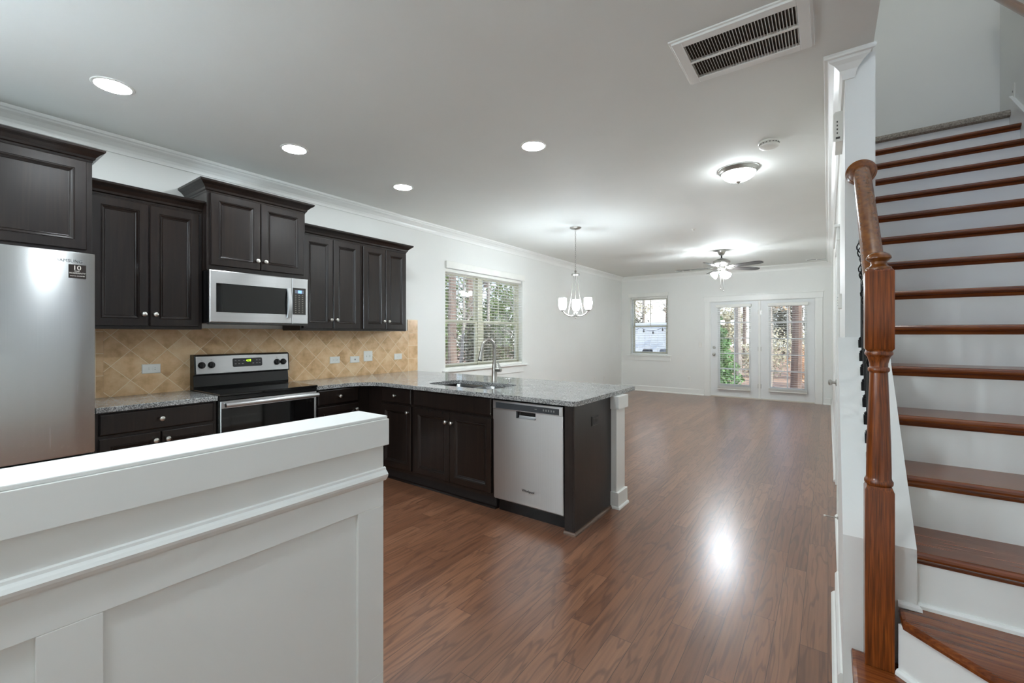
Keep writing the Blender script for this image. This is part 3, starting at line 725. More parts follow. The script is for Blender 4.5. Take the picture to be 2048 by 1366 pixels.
# base cabinets on the left wall
XB = -3.64
BG = 'dark base cabinets'
c = thing('base_cabinet', 'dark base cabinet between refrigerator and range', 'cabinet', (XL, 1.0, 0), BG); F = FX(XB)
m = MB().box(XL + 0.002, 0.682, 0.1, XB, 1.342, 0.8758); m.box(XL + 0.002, 0.69, 0, XB - 0.06, 1.335, 0.1); m.build('cabinet_body', ESP, c, 0.0015)
drawer(F, 0.70, 1.318, 0.732, 0.866, c); door(F, 0.70, 1.006, 0.135, 0.712, c, (0.976, 0.66)); door(F, 1.012, 1.318, 0.135, 0.712, c, (1.042, 0.66))
c = thing('base_cabinet', 'dark corner base cabinet between range and peninsula', 'cabinet', (XL, 2.35, 0), BG)
m = MB().box(XL + 0.002, 2.106, 0.1, XB, 2.664, 0.8758); m.box(XL + 0.002, 2.664, 0.1, XB, 3.265, 0.8758); m.box(XL + 0.002, 2.11, 0, XB - 0.06, 3.26, 0.1); m.build('cabinet_body', ESP, c, 0.0015)
drawer(F, 2.122, 2.53, 0.732, 0.866, c); door(F, 2.122, 2.53, 0.135, 0.712, c, (2.5, 0.66))
YP = 2.665; FP = FY(YP)
c = thing('base_cabinet', 'narrow dark base cabinet with one drawer in the inner corner of the peninsula', 'cabinet', (-3.3, YP, 0), BG)
m = MB().box(XB + 0.0006, YP, 0.1, -3.0215, 3.265, 0.8758); m.box(XB + 0.001, YP + 0.06, 0, -3.0215, 3.26, 0.1); m.build('cabinet_body', ESP, c, 0.0015)
drawer(FP, -3.432, -3.022, 0.732, 0.866, c); door(FP, -3.432, -3.022, 0.135, 0.712, c, (-3.052, 0.66))
c = thing('base_cabinet', 'dark sink base cabinet with two doors under the sink', 'cabinet', (-2.54, YP, 0), BG)
m = MB().box(-3.021, YP, 0.1, -2.09, YP + 0.02, 0.8758); m.box(-3.021, YP + 0.02, 0.1, -2.98, 3.265, 0.8758); m.box(-2.11, YP + 0.02, 0.1, -2.09, 3.265, 0.8758); m.box(-2.98, 3.245, 0.1, -2.11, 3.265, 0.8758); m.box(-2.98, YP + 0.02, 0.1, -2.11, 3.245, 0.12)
m.box(-3.02, YP + 0.06, 0, -2.095, 3.26, 0.1); m.build('cabinet_body', ESP, c)
f = MB().panel(FP, -2.979, -2.106, 0.732, 0.866, WP).build('false_drawer_front', ESP, c)
door(FP, -2.979, -2.548, 0.135, 0.712, c, (-2.578, 0.632)); door(FP, -2.542, -2.106, 0.135, 0.712, c, (-2.512, 0.632))
for a in (-2.80, -2.63):
    m = MB().fbox(FP, a, 0.709, 0.0205, a + 0.045, 0.716, 0.0225); m.fbox(FP, a, 0.69, 0.0205, a + 0.006, 0.709, 0.0225); m.build('towel_hook', DPLAST, f)
c = thing('peninsula_end_panel', 'plain dark end panel closing the peninsula beside the dishwasher', 'end panel', (-1.43, YP, 0), None)
m = MB().box(-1.464, YP - 0.018, 0.0, -1.402, YP + 0.02, 0.8755); m.box(-1.402, YP - 0.018, 0.0, -1.388, 3.266, 0.8755); m.box(-1.464, YP + 0.02, 0, -1.45, 3.26, 0.87)
m.build('panel', ESP, c, 0.0012)
m = MB(); pr = [(0, 0), (0.018, 0), (0.016, 0.01), (0.008, 0.018), (0, 0.02)]
m.loft([[(-1.388 + a, YP - 0.018 - a, b) for a, b in pr], [(-1.388 + a, 3.266, b) for a, b in pr]])
m.loft([[(-1.464, YP - 0.018 - a, b) for a, b in pr], [(-1.388 + a, YP - 0.018 - a, b) for a, b in pr]])
m.build('shoe_moulding', mat('dark_shoe_wood', (98, 76, 62), 0.25), c)
# toe kick strip
tk = thing('toe_kick', 'black toe kick board along the foot of the peninsula', 'toe kick', (-2.8, YP + 0.05, 0))
MB().box(-3.575, YP + 0.045, 0.0, -2.1, YP + 0.059, 0.098).build('board', ESPD, tk)
MB().prism([(-3.575, YP + 0.0445, 0), (-3.575, YP + 0.026, 0), (-3.575, YP + 0.03, 0.012), (-3.575, YP + 0.0445, 0.018)], (1.475, 0, 0)).build('shoe_moulding', ESP, tk)

# peninsula back wall with white end post
pw = thing('wall_peninsula', 'low white wall behind the peninsula cabinets ending in a white post', 'half wall', (-2.7, 3.33, 0), kind='structure')
MB().box(XL + 0.001, 3.27, 0, -1.392, 3.43, 0.8755).build('wall_core', TRIM, pw)
MB().box(-1.392, 3.262, 0.0, -1.342, 3.432, 0.8752).build('end_post', TRIM, pw, 0.002)
MB().box(-1.398, 3.248, 0.775, -1.318, 3.446, 0.8753).build('post_cap', TRIM, pw, 0.002)
MB().box(-1.396, 3.25, 0.0, -1.322, 3.442, 0.125).build('post_base', TRIM, pw, 0.003)
m = MB(); pr = [(0, 0), (0.014, 0), (0.012, 0.01), (0.006, 0.017), (0, 0.018)]
m.loft([[(-1.322 + a, 3.25 - a, b) for a, b in pr], [(-1.322 + a, 3.442, b) for a, b in pr]])
m.loft([[(-1.386, 3.25 - a, b) for a, b in pr], [(-1.322 + a, 3.25 - a, b) for a, b in pr]]); m.build('shoe_moulding', TRIM, pw)

# ------------------------------------------------------------------ worktops, sink, faucet
CZ0, CZ1 = 0.876, 0.91
ct = MB().box(XL + 0.0005, 0.684, CZ0, -3.612, 1.343, CZ1).build('countertop', GRAN, None, 0.004)
tag(ct, 'short grey granite worktop between refrigerator and range', 'worktop', 'granite worktops')


def arc(cx, cy, r, a0, a1, n):
    return [(cx + r * math.cos(R(a0 + (a1 - a0) * i / n)), cy + r * math.sin(R(a0 + (a1 - a0) * i / n))) for i in range(n + 1)]


def rrect(x0, y0, x1, y1, r, n=6):
    return arc(x1 - r, y0 + r, r, -90, 0, n) + arc(x1 - r, y1 - r, r, 0, 90, n) + arc(x0 + r, y1 - r, r, 90, 180, n) + arc(x0 + r, y0 + r, r, 180, 270, n)


YCF = 2.615
outer = [(XL + 0.0005, 2.105), (-3.605, 2.105)] + arc(-3.355, 2.365, 0.25, 180, 90, 12) + arc(-1.412, YCF + 0.05, 0.05, -90, 0, 8) + arc(-1.377, 3.715, 0.015, 0, 90, 3) + [(XL + 0.0005, 3.73)]
SX0, SX1, SY0, SY1 = -3.0, -2.225, 2.80, 3.215
ct = MB().slab(outer, [rrect(SX0, SY0, SX1, SY1, 0.09)], CZ0, CZ1).build('countertop', GRAN, None, 0.004)
tag(ct, 'large L shaped grey granite worktop over the peninsula', 'worktop', 'granite worktops')

sk = thing('sink', 'undermounted stainless double bowl sink in the peninsula worktop', 'sink', (-2.61, 3.0, CZ0))
mid = -2.60
for a, b in ((SX0 - 0.008, mid - 0.012), (mid + 0.012, SX1 + 0.008)):
    m = MB(); lv = [(0, CZ0 - 0.0008), (0.004, CZ0 - 0.02), (0.012, 0.72), (0.04, 0.695)]
    m.loft([[(x, y, z) for x, y in rrect(a + i, SY0 - 0.008 + i, b - i, SY1 + 0.008 - i, 0.075)] for i, z in lv], False, True, True)
    bw = m.build('bowl', SINKM, sk)
    MB().lathe([(0.04, 0.0), (0.04, 0.002), (0.02, 0.003), (0.018, 0.001)], ((a + b) / 2, 3.0, 0.6955), (0, 0, 1)).build('drain', CHROME, bw)
m = MB().slab(rrect(SX0 - 0.014, SY0 - 0.02, SX1 + 0.014, SY1 + 0.02, 0.09), [rrect(SX0 - 0.0078, SY0 - 0.0078, mid - 0.012, SY1 + 0.0078, 0.075), rrect(mid + 0.012, SY0 - 0.0078, SX1 + 0.0078, SY1 + 0.0078, 0.075)], CZ0 - 0.004, CZ0 - 0.0006)
m.build('rim', SINKM, sk)

fx, fy = -2.585, 3.30
fa = thing('faucet', 'brushed nickel gooseneck pull down faucet behind the sink', 'faucet', (fx, fy, CZ1))
m = MB().lathe([(0.03, 0.0), (0.03, 0.006), (0.0265, 0.012), (0.0255, 0.09), (0.024, 0.13), (0.019, 0.17), (0.0165, 0.2), (0.016, 0.31)], (fx, fy, CZ1)); m.build('body', NICKEL, fa)
ar = [(fx, fy, CZ1 + 0.30)] + [(fx, fy - 0.092 + 0.092 * math.cos(R(t)), CZ1 + 0.31 + 0.092 * math.sin(R(t))) for t in range(0, 171, 10)]
p = ar[-1]; m = MB().tube(ar, 0.0145, 14); m.build('spout', NICKEL, fa)
e2 = (fx, p[1] - 0.012, p[2] - 0.035); m = MB().tube([p, e2], [0.0155, 0.0165], 14); m.build('spray_collar', NICKEL, fa)
e3 = (fx, e2[1] - 0.018, e2[2] - 0.075); m = MB().tube([e2, e3], [0.0175, 0.0215], 14); hd = m.build('spray_head', NICKEL, fa)
e4 = (fx, e3[1] - 0.002, e3[2] - 0.006); MB().tube([e3, e4], [0.0222, 0.021], 14).build('rubber_nozzle', DPLAST, hd)
m = MB().lathe([(0.021, 0.0), (0.021, 0.03), (0.018, 0.045), (0.019, 0.055), (0.012, 0.06)], (fx + 0.022, fy, CZ1 + 0.115), (1, 0, 0)); lv = m.build('handle_base', NICKEL, fa)
m = MB().tube([(fx + 0.07, fy, CZ1 + 0.115), (fx + 0.062, fy - 0.004, CZ1 + 0.15), (fx + 0.045, fy - 0.006, CZ1 + 0.185), (fx + 0.048, fy - 0.006, CZ1 + 0.195)], [0.012, 0.010, 0.008, 0.006], 12); m.build('lever', NICKEL, lv)
so = thing('soap_dispenser', 'small chrome soap dispenser right of the faucet', 'soap dispenser', (-2.385, 3.27, CZ1))
MB().lathe([(0.022, 0), (0.022, 0.005), (0.012, 0.009), (0.011, 0.03), (0.019, 0.034), (0.019, 0.048), (0.016, 0.052)], (-2.385, 3.27, CZ1)).build('pump', CHROME, so)
MB().tube([(-2.385, 3.265, CZ1 + 0.043), (-2.392, 3.22, CZ1 + 0.045), (-2.396, 3.2, CZ1 + 0.036)], [0.007, 0.006, 0.005], 10).build('spout', CHROME, so)

# backsplash
bs = thing('backsplash', 'tan travertine tile backsplash in a diamond pattern along the cabinet wall', 'backsplash', (XL, 2.2, CZ1))
MB().box(XL + 0.0005, 0.83, CZ1 + 0.0005, XL + 0.009, 3.608, 1.41).build('diamond_tile_field', TILE, bs)
MB().box(XL + 0.0005, 0.673, CZ1 + 0.0005, XL + 0.0092, 0.8295, 1.41).build('border_tiles', TILES, bs)
MB().box(XL + 0.0005, 3.6085, CZ1 + 0.0005, XL + 0.0092, 3.765, 1.543).build('border_tiles', TILES, bs)

# ------------------------------------------------------------------ appliances
# refrigerator
rf = thing('refrigerator', 'stainless steel refrigerator at the left edge', 'refrigerator', (-3.7, 0.16, 0))
MB().box(XL + 0.03, -0.295, 0.03, -3.345, 0.618, 1.79).build('case', mat('grey_case', (96, 98, 99), 0.4), rf, 0.004)
def fdoor(name, y0, y1, z0, z1):
    m = MB(); n = 10; loops = []
    for z, inset in ((z0, 0.004), (z0 + 0.008, 0), (z1 - 0.008, 0), (z1, 0.004)):
        lp = [(-3.338, y0, z), (-3.338, y1, z)]
        for i in range(n + 1):
            t = i / n; y = y1 + (y0 - y1) * t; bul = 0.006 * (1 - (2 * t - 1) ** 2); ed = 0.006 if i in (0, n) else 0
            lp.append((-3.281 + bul - ed - inset, y, z))
        loops.append(lp)
    m.loft(loops, smooth=True)
    return m.build(name, FRIDGE_STEEL, rf, angle=50)
dr = fdoor('door', 0.166, 0.618, 0.712, 1.802); dl = fdoor('door', -0.295, 0.16, 0.712, 1.802); fd = fdoor('freezer_drawer', -0.295, 0.618, 0.06, 0.70)
SAM = mat('dark_grey_lettering', (104, 106, 106), 0.4)
text('logo', 'SAMSUNG', 0.022, (-3.2755, 0.518, 1.752), ROTX, SAM, dr)
STK = mat('sticker_black', (34, 24, 18), 0.35)
st = MB().box(-3.2785, 0.513, 1.662, -3.2748, 0.581, 1.734).build('warranty_sticker', STK, dr)
STW = mat('sticker_white', (232, 226, 216), 0.5)
text('lettering', '10', 0.034, (-3.2744, 0.545, 1.716), ROTX, STW, st)
text('lettering', 'YEAR', 0.009, (-3.2744, 0.545, 1.6985), ROTX, STW, st)
text('lettering', 'WARRANTY', 0.0115, (-3.2744, 0.547, 1.688), ROTX, STW, st)
text('lettering', 'DIGITAL INVERTER', 0.0068, (-3.2744, 0.547, 1.673), ROTX, STW, st)

# microwave
mw = thing('microwave', 'stainless over the range microwave with black window', 'microwave', (XL, 1.7, 1.437))
F = FX(-3.75)
MB().box(XL + 0.01, 1.333, 1.446, -3.752, 2.082, 1.8445).build('case', BLACK, mw, 0.003)
md = MB().panel(F, 1.3292, 1.948, 1.452, 1.8442, [(0, -0.001), (0, 0.02), (0.006, 0.024)]).build('door', STEELH, mw)
MB().panel(F, 1.372, 1.905, 1.53, 1.748, [(0, 0.0242), (0, 0.0252), (0.004, 0.0262)]).build('door_window', BGLASS, md)
hp = [(-3.724, 1.915, 1.50)] + [(-3.726 + 0.028 * math.sin(PI * t / 10), 1.915, 1.50 + 0.255 * t / 10) for t in range(1, 10)] + [(-3.724, 1.915, 1.755)]
m = MB(); lp = []
for q in hp: lp.append([(q[0], q[1] - 0.017, q[2]), (q[0] + 0.012, q[1] - 0.013, q[2]), (q[0] + 0.012, q[1] + 0.013, q[2]), (q[0], q[1] + 0.017, q[2])])
m.loft(lp, smooth=True); m.build('handle', STEEL, md, angle=30)
cp = MB().panel(F, 1.949, 2.0895, 1.452, 1.8442, [(0, -0.001), (0, 0.02), (0.005, 0.0235)]).build('control_panel', STEELH, mw)
kp = MB().panel(F, 1.953, 2.068, 1.532, 1.762, [(0, 0.0237), (0, 0.0247), (0.002, 0.0254)]).build('keypad', DGRAY if False else mat('charcoal_keypad', (44, 42, 38), 0.3), cp)
MB().fbox(F, 1.972, 1.715, 0.0255, 2.048, 1.744, 0.0262).build('display', mat('display_grey', (110, 116, 128), 0.3), kp)
MB().fbox(F, 1.998, 1.717, 0.0264, 2.03, 1.742, 0.0268).build('lit_clock', BLUELED, kp)
m = MB()
for r in range(10):
    for q in range(3):
        m.fbox(F, 1.972 + q * 0.030, 1.697 - r * 0.0165, 0.0255, 1.972 + q * 0.030 + 0.012, 1.697 - r * 0.0165 + 0.004, 0.026)
m.build('key_lettering', mat('legend_grey', (150, 146, 134), 0.5), kp)
m = MB().fbox(F, 1.3292, 1.437, -0.03, 2.0895, 1.4515, 0.018); m.build('bottom_vent', mat('dark_steel', (70, 70, 68), 0.35, 0.6), mw, 0.003)

# range
rg = thing('kitchen_range', 'black and stainless electric range set between the base cabinets', 'range', (XL, 1.72, 0))
RY0, RY1 = 1.347, 2.102; F = FX(-3.625)
MB().box(XL + 0.02, RY0, 0.02, -3.627, RY1, 0.905).build('body', BLACK, rg, 0.003)
MB().box(-4.09, RY0, 0.9055, -3.592, RY1, 0.922).build('cooktop', BGLASS, rg, 0.004)
m = MB().fbox(F, RY0 + 0.002, 0.872, 0.0006, RY1 - 0.002, 0.9052, 0.02); m.build('front_trim', BLACK, rg, 0.004)
od = MB().panel(F, RY0 + 0.006, RY1 - 0.006, 0.20, 0.868, [(0, 0.0005), (0, 0.02), (0.006, 0.026)]).build('oven_door', STEELH, rg)
MB().panel(F, RY0 + 0.012, RY1 - 0.03, 0.27, 0.815, [(0, 0.0262), (0, 0.027), (0.003, 0.028)]).build('oven_window', BGLASS, od)
hb = MB().tube([(-3.545, RY0 + 0.02, 0.845), (-3.545, RY1 - 0.02, 0.845)], 0.0165, 16)
for y in (RY0 + 0.045, RY1 - 0.045): hb.tube([(-3.599, y, 0.845), (-3.55, y, 0.845)], 0.011, 10)
hb.build('door_handle', STEELH, od)
MB().panel(F, RY0 + 0.006, RY1 - 0.006, 0.03, 0.19, [(0, 0.0005), (0, 0.018), (0.006, 0.022)]).build('storage_drawer', STEELH, rg)
gm = MB().prism([(-4.165, RY0, 0.9058), (-4.09, RY0, 0.9058), (-4.085, RY0, 0.94), (-4.098, RY0, 1.03), (-4.068, RY0, 1.034), (-4.082, RY0, 1.186), (-4.1, RY0, 1.196), (-4.165, RY0, 1.196)], (0, RY1 - RY0, 0)).build('backguard', BLACK, rg, 0.004)
def GP(u, v, w): return (-4.0688 - 0.014 * (v - 1.034) / 0.152 + w, u, v)
cpn = MB().panel(GP, RY0 + 0.012, RY1 - 0.012, 1.042, 1.182, [(0, 0.0), (0, 0.003), (0.002, 0.004)]).build('control_panel', STEELH, rg)
dpn = MB().loft([[GP(x, z, 0.0042) for x, z in rrect(1.622, 1.086, 1.86, 1.158, 0.012)], [GP(x, z, 0.0058) for x, z in rrect(1.622, 1.086, 1.86, 1.158, 0.012)]]).build('display_panel', mat('charcoal_display', (40, 40, 42), 0.25), cpn)
text('clock_digits', '4:33', 0.024, GP(1.748, 1.136, 0.0062), ROTX, GREENLED, dpn)
LEGP = mat('legend_pale', (140, 140, 138), 0.5); LEGD = mat('legend_dark', (110, 110, 110), 0.5); LEGM = mat('legend_mid', (112, 112, 112), 0.5)
for u, v in ((1.645, 1.138), (1.672, 1.138), (1.645, 1.112), (1.672, 1.112), (1.70, 1.112), (1.71, 1.136), (1.785, 1.112), (1.815, 1.138), (1.838, 1.138), (1.815, 1.112), (1.838, 1.112)):
    MB().fbox(GP, u - 0.007, v - 0.0025, 0.006, u + 0.007, v + 0.0025, 0.0063).build('button_lettering', LEGP, dpn)
for y in (1.397, 1.466, 1.988, 2.045):
    kn = MB().lathe([(0.027, 0), (0.027, 0.004), (0.023, 0.008), (0.021, 0.02), (0.018, 0.023)], GP(y, 1.112, 0.004), (1, 0, 0.09), 24)
    kn.fbox(GP, y - 0.0045, 1.092, 0.022, y + 0.0045, 1.132, 0.034); kn.build('control_knob', DPLAST, cpn)
for y in (1.397, 1.466, 1.988, 2.045): MB().fbox(GP, y - 0.006, 1.152, 0.0042, y + 0.006, 1.155, 0.0045).build('knob_lettering', LEGD, cpn)

# dishwasher
dw = thing('dishwasher', 'stainless steel dishwasher near the end of the peninsula', 'dishwasher', (-1.77, YP, 0))
DX0, DX1 = -2.082, -1.470; F = FP
MB().box(DX0 + 0.004, YP + 0.002, 0.1, DX1 - 0.004, 3.24, 0.868).build('tub', BLACK, dw)
MB().box(DX0 + 0.004, YP + 0.05, 0.0, DX1 - 0.004, YP + 0.065, 0.099).build('toe_panel', BLACK, dw)
m = MB(); n = 12
hx0, hx1 = -1.865, -1.695
loops = []
prf = [(0.108, 0.010), (0.118, 0.019), (0.30, 0.023), (0.55, 0.025), (0.715, 0.025)]
m.loft([[FP(DX0 + 0.002, z, 0.0), FP(DX1 - 0.002, z, 0.0), FP(DX1 - 0.002, z, w - 0.004), FP(DX1 - 0.007, z, w), FP(DX0 + 0.007, z, w), FP(DX0 + 0.002, z, w - 0.004)] for z, w in prf])
m.fbox(FP, DX0 + 0.002, 0.715, 0, hx0, 0.795, 0.0249); m.fbox(FP, hx1, 0.715, 0, DX1 - 0.002, 0.795, 0.0249); m.fbox(FP, hx0, 0.715, 0, hx1, 0.745, 0.0249)
dd = m.build('door', STEEL, dw)
# recessed pocket handle: a scooped cup
m = MB(); lps = []
for i in range(9):
    t = i / 8; w_ = 0.0249 - 0.036 * math.sin(PI / 2 * t); z = 0.745 + 0.05 * (1 - math.cos(PI / 2 * t))
    lps.append([FP(hx0 + (0.02 * (1 - t) if i < 5 else 0.0), z, w_), FP(hx1 - (0.02 * (1 - t) if i < 5 else 0.0), z, w_)])
m.loft(lps, False, False, True, closed=False); m.fbox(FP, hx0, 0.745, -0.013, hx1, 0.795, -0.011); m.build('pocket_handle', STEELH, dd)
m = MB().panel(FP, DX0 + 0.002, DX1 - 0.002, 0.7955, 0.862, [(0, 0), (0, 0.027), (0.004, 0.03)]); cpd = m.build('control_strip', STEELH, dw)
kpd = MB().fbox(FP, DX0 + 0.03, 0.803, 0.0302, DX1 - 0.03, 0.846, 0.0312).build('control_window', DGRAY, cpd)
MB().fbox(FP, -1.70, 0.823, 0.0314, -1.68, 0.829, 0.0317).build('button_lettering', LEGM, kpd)
for i in range(5): MB().fbox(FP, -1.63 + i * 0.021, 0.818, 0.0314, -1.62 + i * 0.021, 0.832, 0.0317).build('button_lettering', LEGM, kpd)
text('logo', 'Whirlpool', 0.026, FP(-1.762, 0.222, 0.0229), ROTY, mat('logo_dark', (50, 50, 48), 0.4), dd)

# ------------------------------------------------------------------ outlets and switches
OG = 'wall outlets'


def outlet(label, F, u, v, kind, horiz=False, m1=PLASTIC, m2=PLASTICG, w=0.0095, grp=OG):
    o = thing('wall_outlet' if kind != 'switch' else 'light_switch', label, 'outlet' if kind != 'switch' else 'switch', F(u, v, w), grp)
    a, b = (0.0575, 0.035) if horiz else (0.035, 0.0575)
    if kind in ('double',): a, b = 0.0575, 0.0575
    MB().panel(F, u - a, u + a, v - b, v + b, [(0, w), (0, w + 0.002), (0.004, w + 0.006)]).build('cover_plate', m1, o)
    def sl(du, dv, su, sv, mm, nm='receptacle', d=0.0062):
        return MB().fbox(F, u + du - su, v + dv - sv, w + d, u + du + su, v + dv + sv, w + d + 0.0015).build(nm, mm, o)
    if kind == 'duplex':
        for k in (-0.019, 0.019):
            r = sl(k if horiz else 0, 0 if horiz else k, 0.014 if horiz else 0.016, 0.016 if horiz else 0.014, m1)
            m = MB()
            for q in (-0.006, 0.006):
                du, dv = (k + (0.003), q) if horiz else (q, k + 0.003)
                m.fbox(F, u + du - (0.004 if horiz else 0.0012), v + dv - (0.0012 if horiz else 0.004), w + 0.0078, u + du + (0.004 if horiz else 0.0012), v + dv + (0.0012 if horiz else 0.004), w + 0.0082)
            m.build('slots', m2, r)
    elif kind == 'jack': sl(0, 0, 0.006, 0.007, m2, 'jack')
    elif kind == 'double':
        for k in (-0.021, 0.021):
            t = sl(k, 0.0, 0.009, 0.016, m1, 'toggle_plate'); MB().fbox(F, u + k - 0.004, v - 0.008, w + 0.0078, u + k + 0.004, v + 0.006, w + 0.016).build('toggle', m2 if k > 5 else m1, t)
    elif kind == 'switch':
        t = sl(0, 0, 0.006, 0.013, m1, 'toggle_plate'); MB().fbox(F, u - 0.004, v - 0.003, w + 0.0078, u + 0.004, v + 0.009, w + 0.015).build('toggle', m1, t)
    return o


FW = FX(XL)
outlet('white outlet on the backsplash left of the range', FW, 1.10, 1.10, 'duplex', True)
outlet('white outlet on the backsplash nearest the right side of the range', FW, 2.628, 1.095, 'duplex', True)
outlet('white phone jack plate with one small hole on the backsplash', FW, 2.865, 1.09, 'jack', True)
outlet('square white double switch plate on the backsplash', FW, 3.035, 1.12, 'double')
outlet('white outlet at the right end of the backsplash', FW, 3.456, 1.098, 'duplex', True)
outlet('black outlet on the dark peninsula end panel', FX(-1.388), 2.965, 0.73, 'duplex', True, DPLAST, BLACK, 0.0005)
outlet('white outlet low on the wall beyond the wide window, nearer one', FW, 8.89, 0.37, 'duplex', False, w=0.0005)
outlet('white outlet low on the wall beside the far left corner', FW, 9.42, 0.36, 'duplex', False, w=0.0005)
outlet('white light switch left of the double doors', FY(YB), -2.33, 1.13, 'switch', w=0.0005, grp='switches')
outlet('white outlet low on the far wall left of the double doors', FY(YB), -2.567, 0.35, 'duplex', w=0.0005)
outlet('white plate on the wall at the top of the stairs', FNX(XS), 5.1, 3.27, 'jack', w=0.0005)

th = thing('thermostat', 'white thermostat on the edge of the dividing wall', 'thermostat', (XR0, 3.5, 1.57))
FN = FNX(XR0)
MB().panel(FN, 3.44, 3.56, 1.525, 1.615, [(0, 0.0005), (0, 0.016), (0.004, 0.02)]).build('case', PLASTIC, th)
m = MB()
for i in range(4): m.fbox(FN, 3.46, 1.54 + 0.017 * i, 0.0202, 3.475, 1.546 + 0.017 * i, 0.0215)
m.build('buttons', PLASTICG, th)
ch = thing('door_chime', 'white chime box high on the dividing wall below the crown moulding', 'chime', (XR0, 3.3, 2.55))
MB().panel(FN, 3.2, 3.44, 2.49, 2.665, [(0, 0.0005), (0, 0.035), (0.008, 0.045)]).build('case', PLASTIC, ch)
MB().fbox(FN, 3.202, 2.505, 0.012, 3.206, 2.52, 0.03).build('vent_slot', PLASTICG, ch) if False else None
m = MB()
for i in range(4): m.box(XR0 - 0.03, 3.1985, 2.535 + i * 0.022, XR0 - 0.024, 3.1999, 2.545 + i * 0.022)
m.box(XR0 - 0.034, 3.1985, 2.505, XR0 - 0.014, 3.1999, 2.517); m.build('vent_slots', mat('slot_dark', (70, 70, 68), 0.6), ch)

# ------------------------------------------------------------------ ceiling fixtures
cx, cy = -3.315, 1.75
rl = thing('recessed_light', 'recessed ceiling downlight above the range, middle of the row by the cabinets', 'downlight', (cx, cy, H), 'recessed downlights')
MB().lathe([(0.082, -0.006), (0.095, -0.004), (0.098, -0.0003), (0.086, -0.0003), (0.082, -0.001)], (cx, cy, H), (0, 0, 1), 40, False).build('trim_ring', PLASTIC, rl)
MB().lathe([(0.083, -0.0045), (0.07, -0.007), (0.03, -0.009), (0.001, -0.0095)], (cx, cy, H), (0, 0, 1), 40, False).build('lens', LENS, rl)
for p, l in (((-3.315, 0.70), 'recessed ceiling downlight nearest the refrigerator'), ((-3.32, 2.81), 'recessed ceiling downlight above the right wall cabinets, far end of the row'),
             ((-1.80, 2.77), 'lone recessed ceiling downlight above the dishwasher'), ((-1.80, 0.70), 'recessed ceiling downlight over the near half wall'),
             ((-3.315, -1.2), 'unseen recessed ceiling downlight added for fill by the front wall'), ((-1.8, -1.2), 'unseen recessed ceiling downlight added for fill near the hall')):  # the last two are out of view, added as fill lamps
    dup(rl, (p[0] - cx, p[1] - cy, 0), l)


def flush(label, x, y, z, lm):
    f = thing('flush_ceiling_light', label, 'ceiling light', (x, y, z))
    MB().lathe([(0.156, 0), (0.158, -0.006), (0.150, -0.022), (0.138, -0.034), (0.13, -0.036), (0.12, -0.03)], (x, y, z - 0.0003), (0, 0, 1), 40, False).build('metal_pan', NICKEL, f)
    MB().lathe([(0.134, -0.034), (0.128, -0.05), (0.108, -0.072), (0.078, -0.09), (0.04, -0.1), (0.012, -0.103)], (x, y, z), (0, 0, 1), 40, False).build('glass_bowl', lm, f)
    MB().lathe([(0.004, -0.100), (0.022, -0.103), (0.022, -0.108), (0.01, -0.114), (0.007, -0.122), (0.002, -0.126)], (x, y, z), (0, 0, 1), 20).build('finial', NICKEL, f)


flush('round flush ceiling light with glowing bowl near the smoke detector', -0.625, 4.2, H, FLUSHM)
flush('round flush ceiling light in the hall behind the viewer', -0.8, -0.5, H, HALL_FILLM)  # added fill lamp, out of view
flush('round flush ceiling light above the stairwell', 0.68, 3.1, UP, STAIR_FILLM)  # added lamp, out of view, brightens the stair walls

sd = thing('smoke_detector', 'round white smoke detector on the ceiling', 'smoke detector', (-0.352, 3.73, H))
MB().lathe([(0.072, -0.0003), (0.072, -0.012), (0.068, -0.016), (0.062, -0.016), (0.062, -0.022), (0.066, -0.026), (0.064, -0.036), (0.05, -0.046), (0.02, -0.05), (0.001, -0.05)], (-0.352, 3.73, H), (0, 0, 1), 36).build('case', PLASTIC, sd)
m = MB()
for i in range(18):
    a = 2 * PI * i / 18; m.box(-0.352 + 0.0625 * math.cos(a) - 0.004, 3.73 + 0.0625 * math.sin(a) - 0.004, H - 0.0215, -0.352 + 0.0625 * math.cos(a) + 0.004, 3.73 + 0.0625 * math.sin(a) + 0.004, H - 0.0165)
m.build('vent_gaps', PLASTICG, sd)

# return air grille
vx0, vx1, vy0, vy1 = -0.632, -0.052, 2.172, 2.602
vg = thing('return_air_grille', 'large white return air grille in the ceiling', 'vent', ((vx0 + vx1) / 2, (vy0 + vy1) / 2, H))
m = MB(); FC = lambda u, v, w: (u, v, H - 0.0003 - w)
t = 0.045
fr(m, FC, vx0, vx1, vy0, vy1, 0.02, 0, 0.008); fr(m, FC, vx0 + 0.012, vx1 - 0.012, vy0 + 0.012, vy1 - 0.012, t, 0, 0.018)
ym = (vy0 + vy1) / 2; m.fbox(FC, vx0 + t, ym - 0.008, 0.002, vx1 - t, ym + 0.008, 0.0175)
m.build('frame', TRIM, vg, 0.002)
MB().fbox(FC, vx0 + 0.05, vy0 + 0.05, 0.0, vx1 - 0.05, vy1 - 0.05, 0.0012).build('filter', mat('dark_filter', (58, 50, 42), 0.9, vary=0.3, scale=90), vg)
m = MB(); k = 36
for i in range(k):
    x = vx0 + 0.062 + (vx1 - vx0 - 0.124) * i / (k - 1)
    for a, b in ((vy0 + 0.056, ym - 0.0078), (ym + 0.0078, vy1 - 0.056)):
        m.loft([[FC(x - 0.0035, a, 0.0025), FC(x - 0.0023, a, 0.0022), FC(x + 0.0035, a, 0.0155), FC(x + 0.0023, a, 0.0158)], [FC(x - 0.0035, b, 0.0025), FC(x - 0.0023, b, 0.0022), FC(x + 0.0035, b, 0.0155), FC(x + 0.0023, b, 0.0158)]])
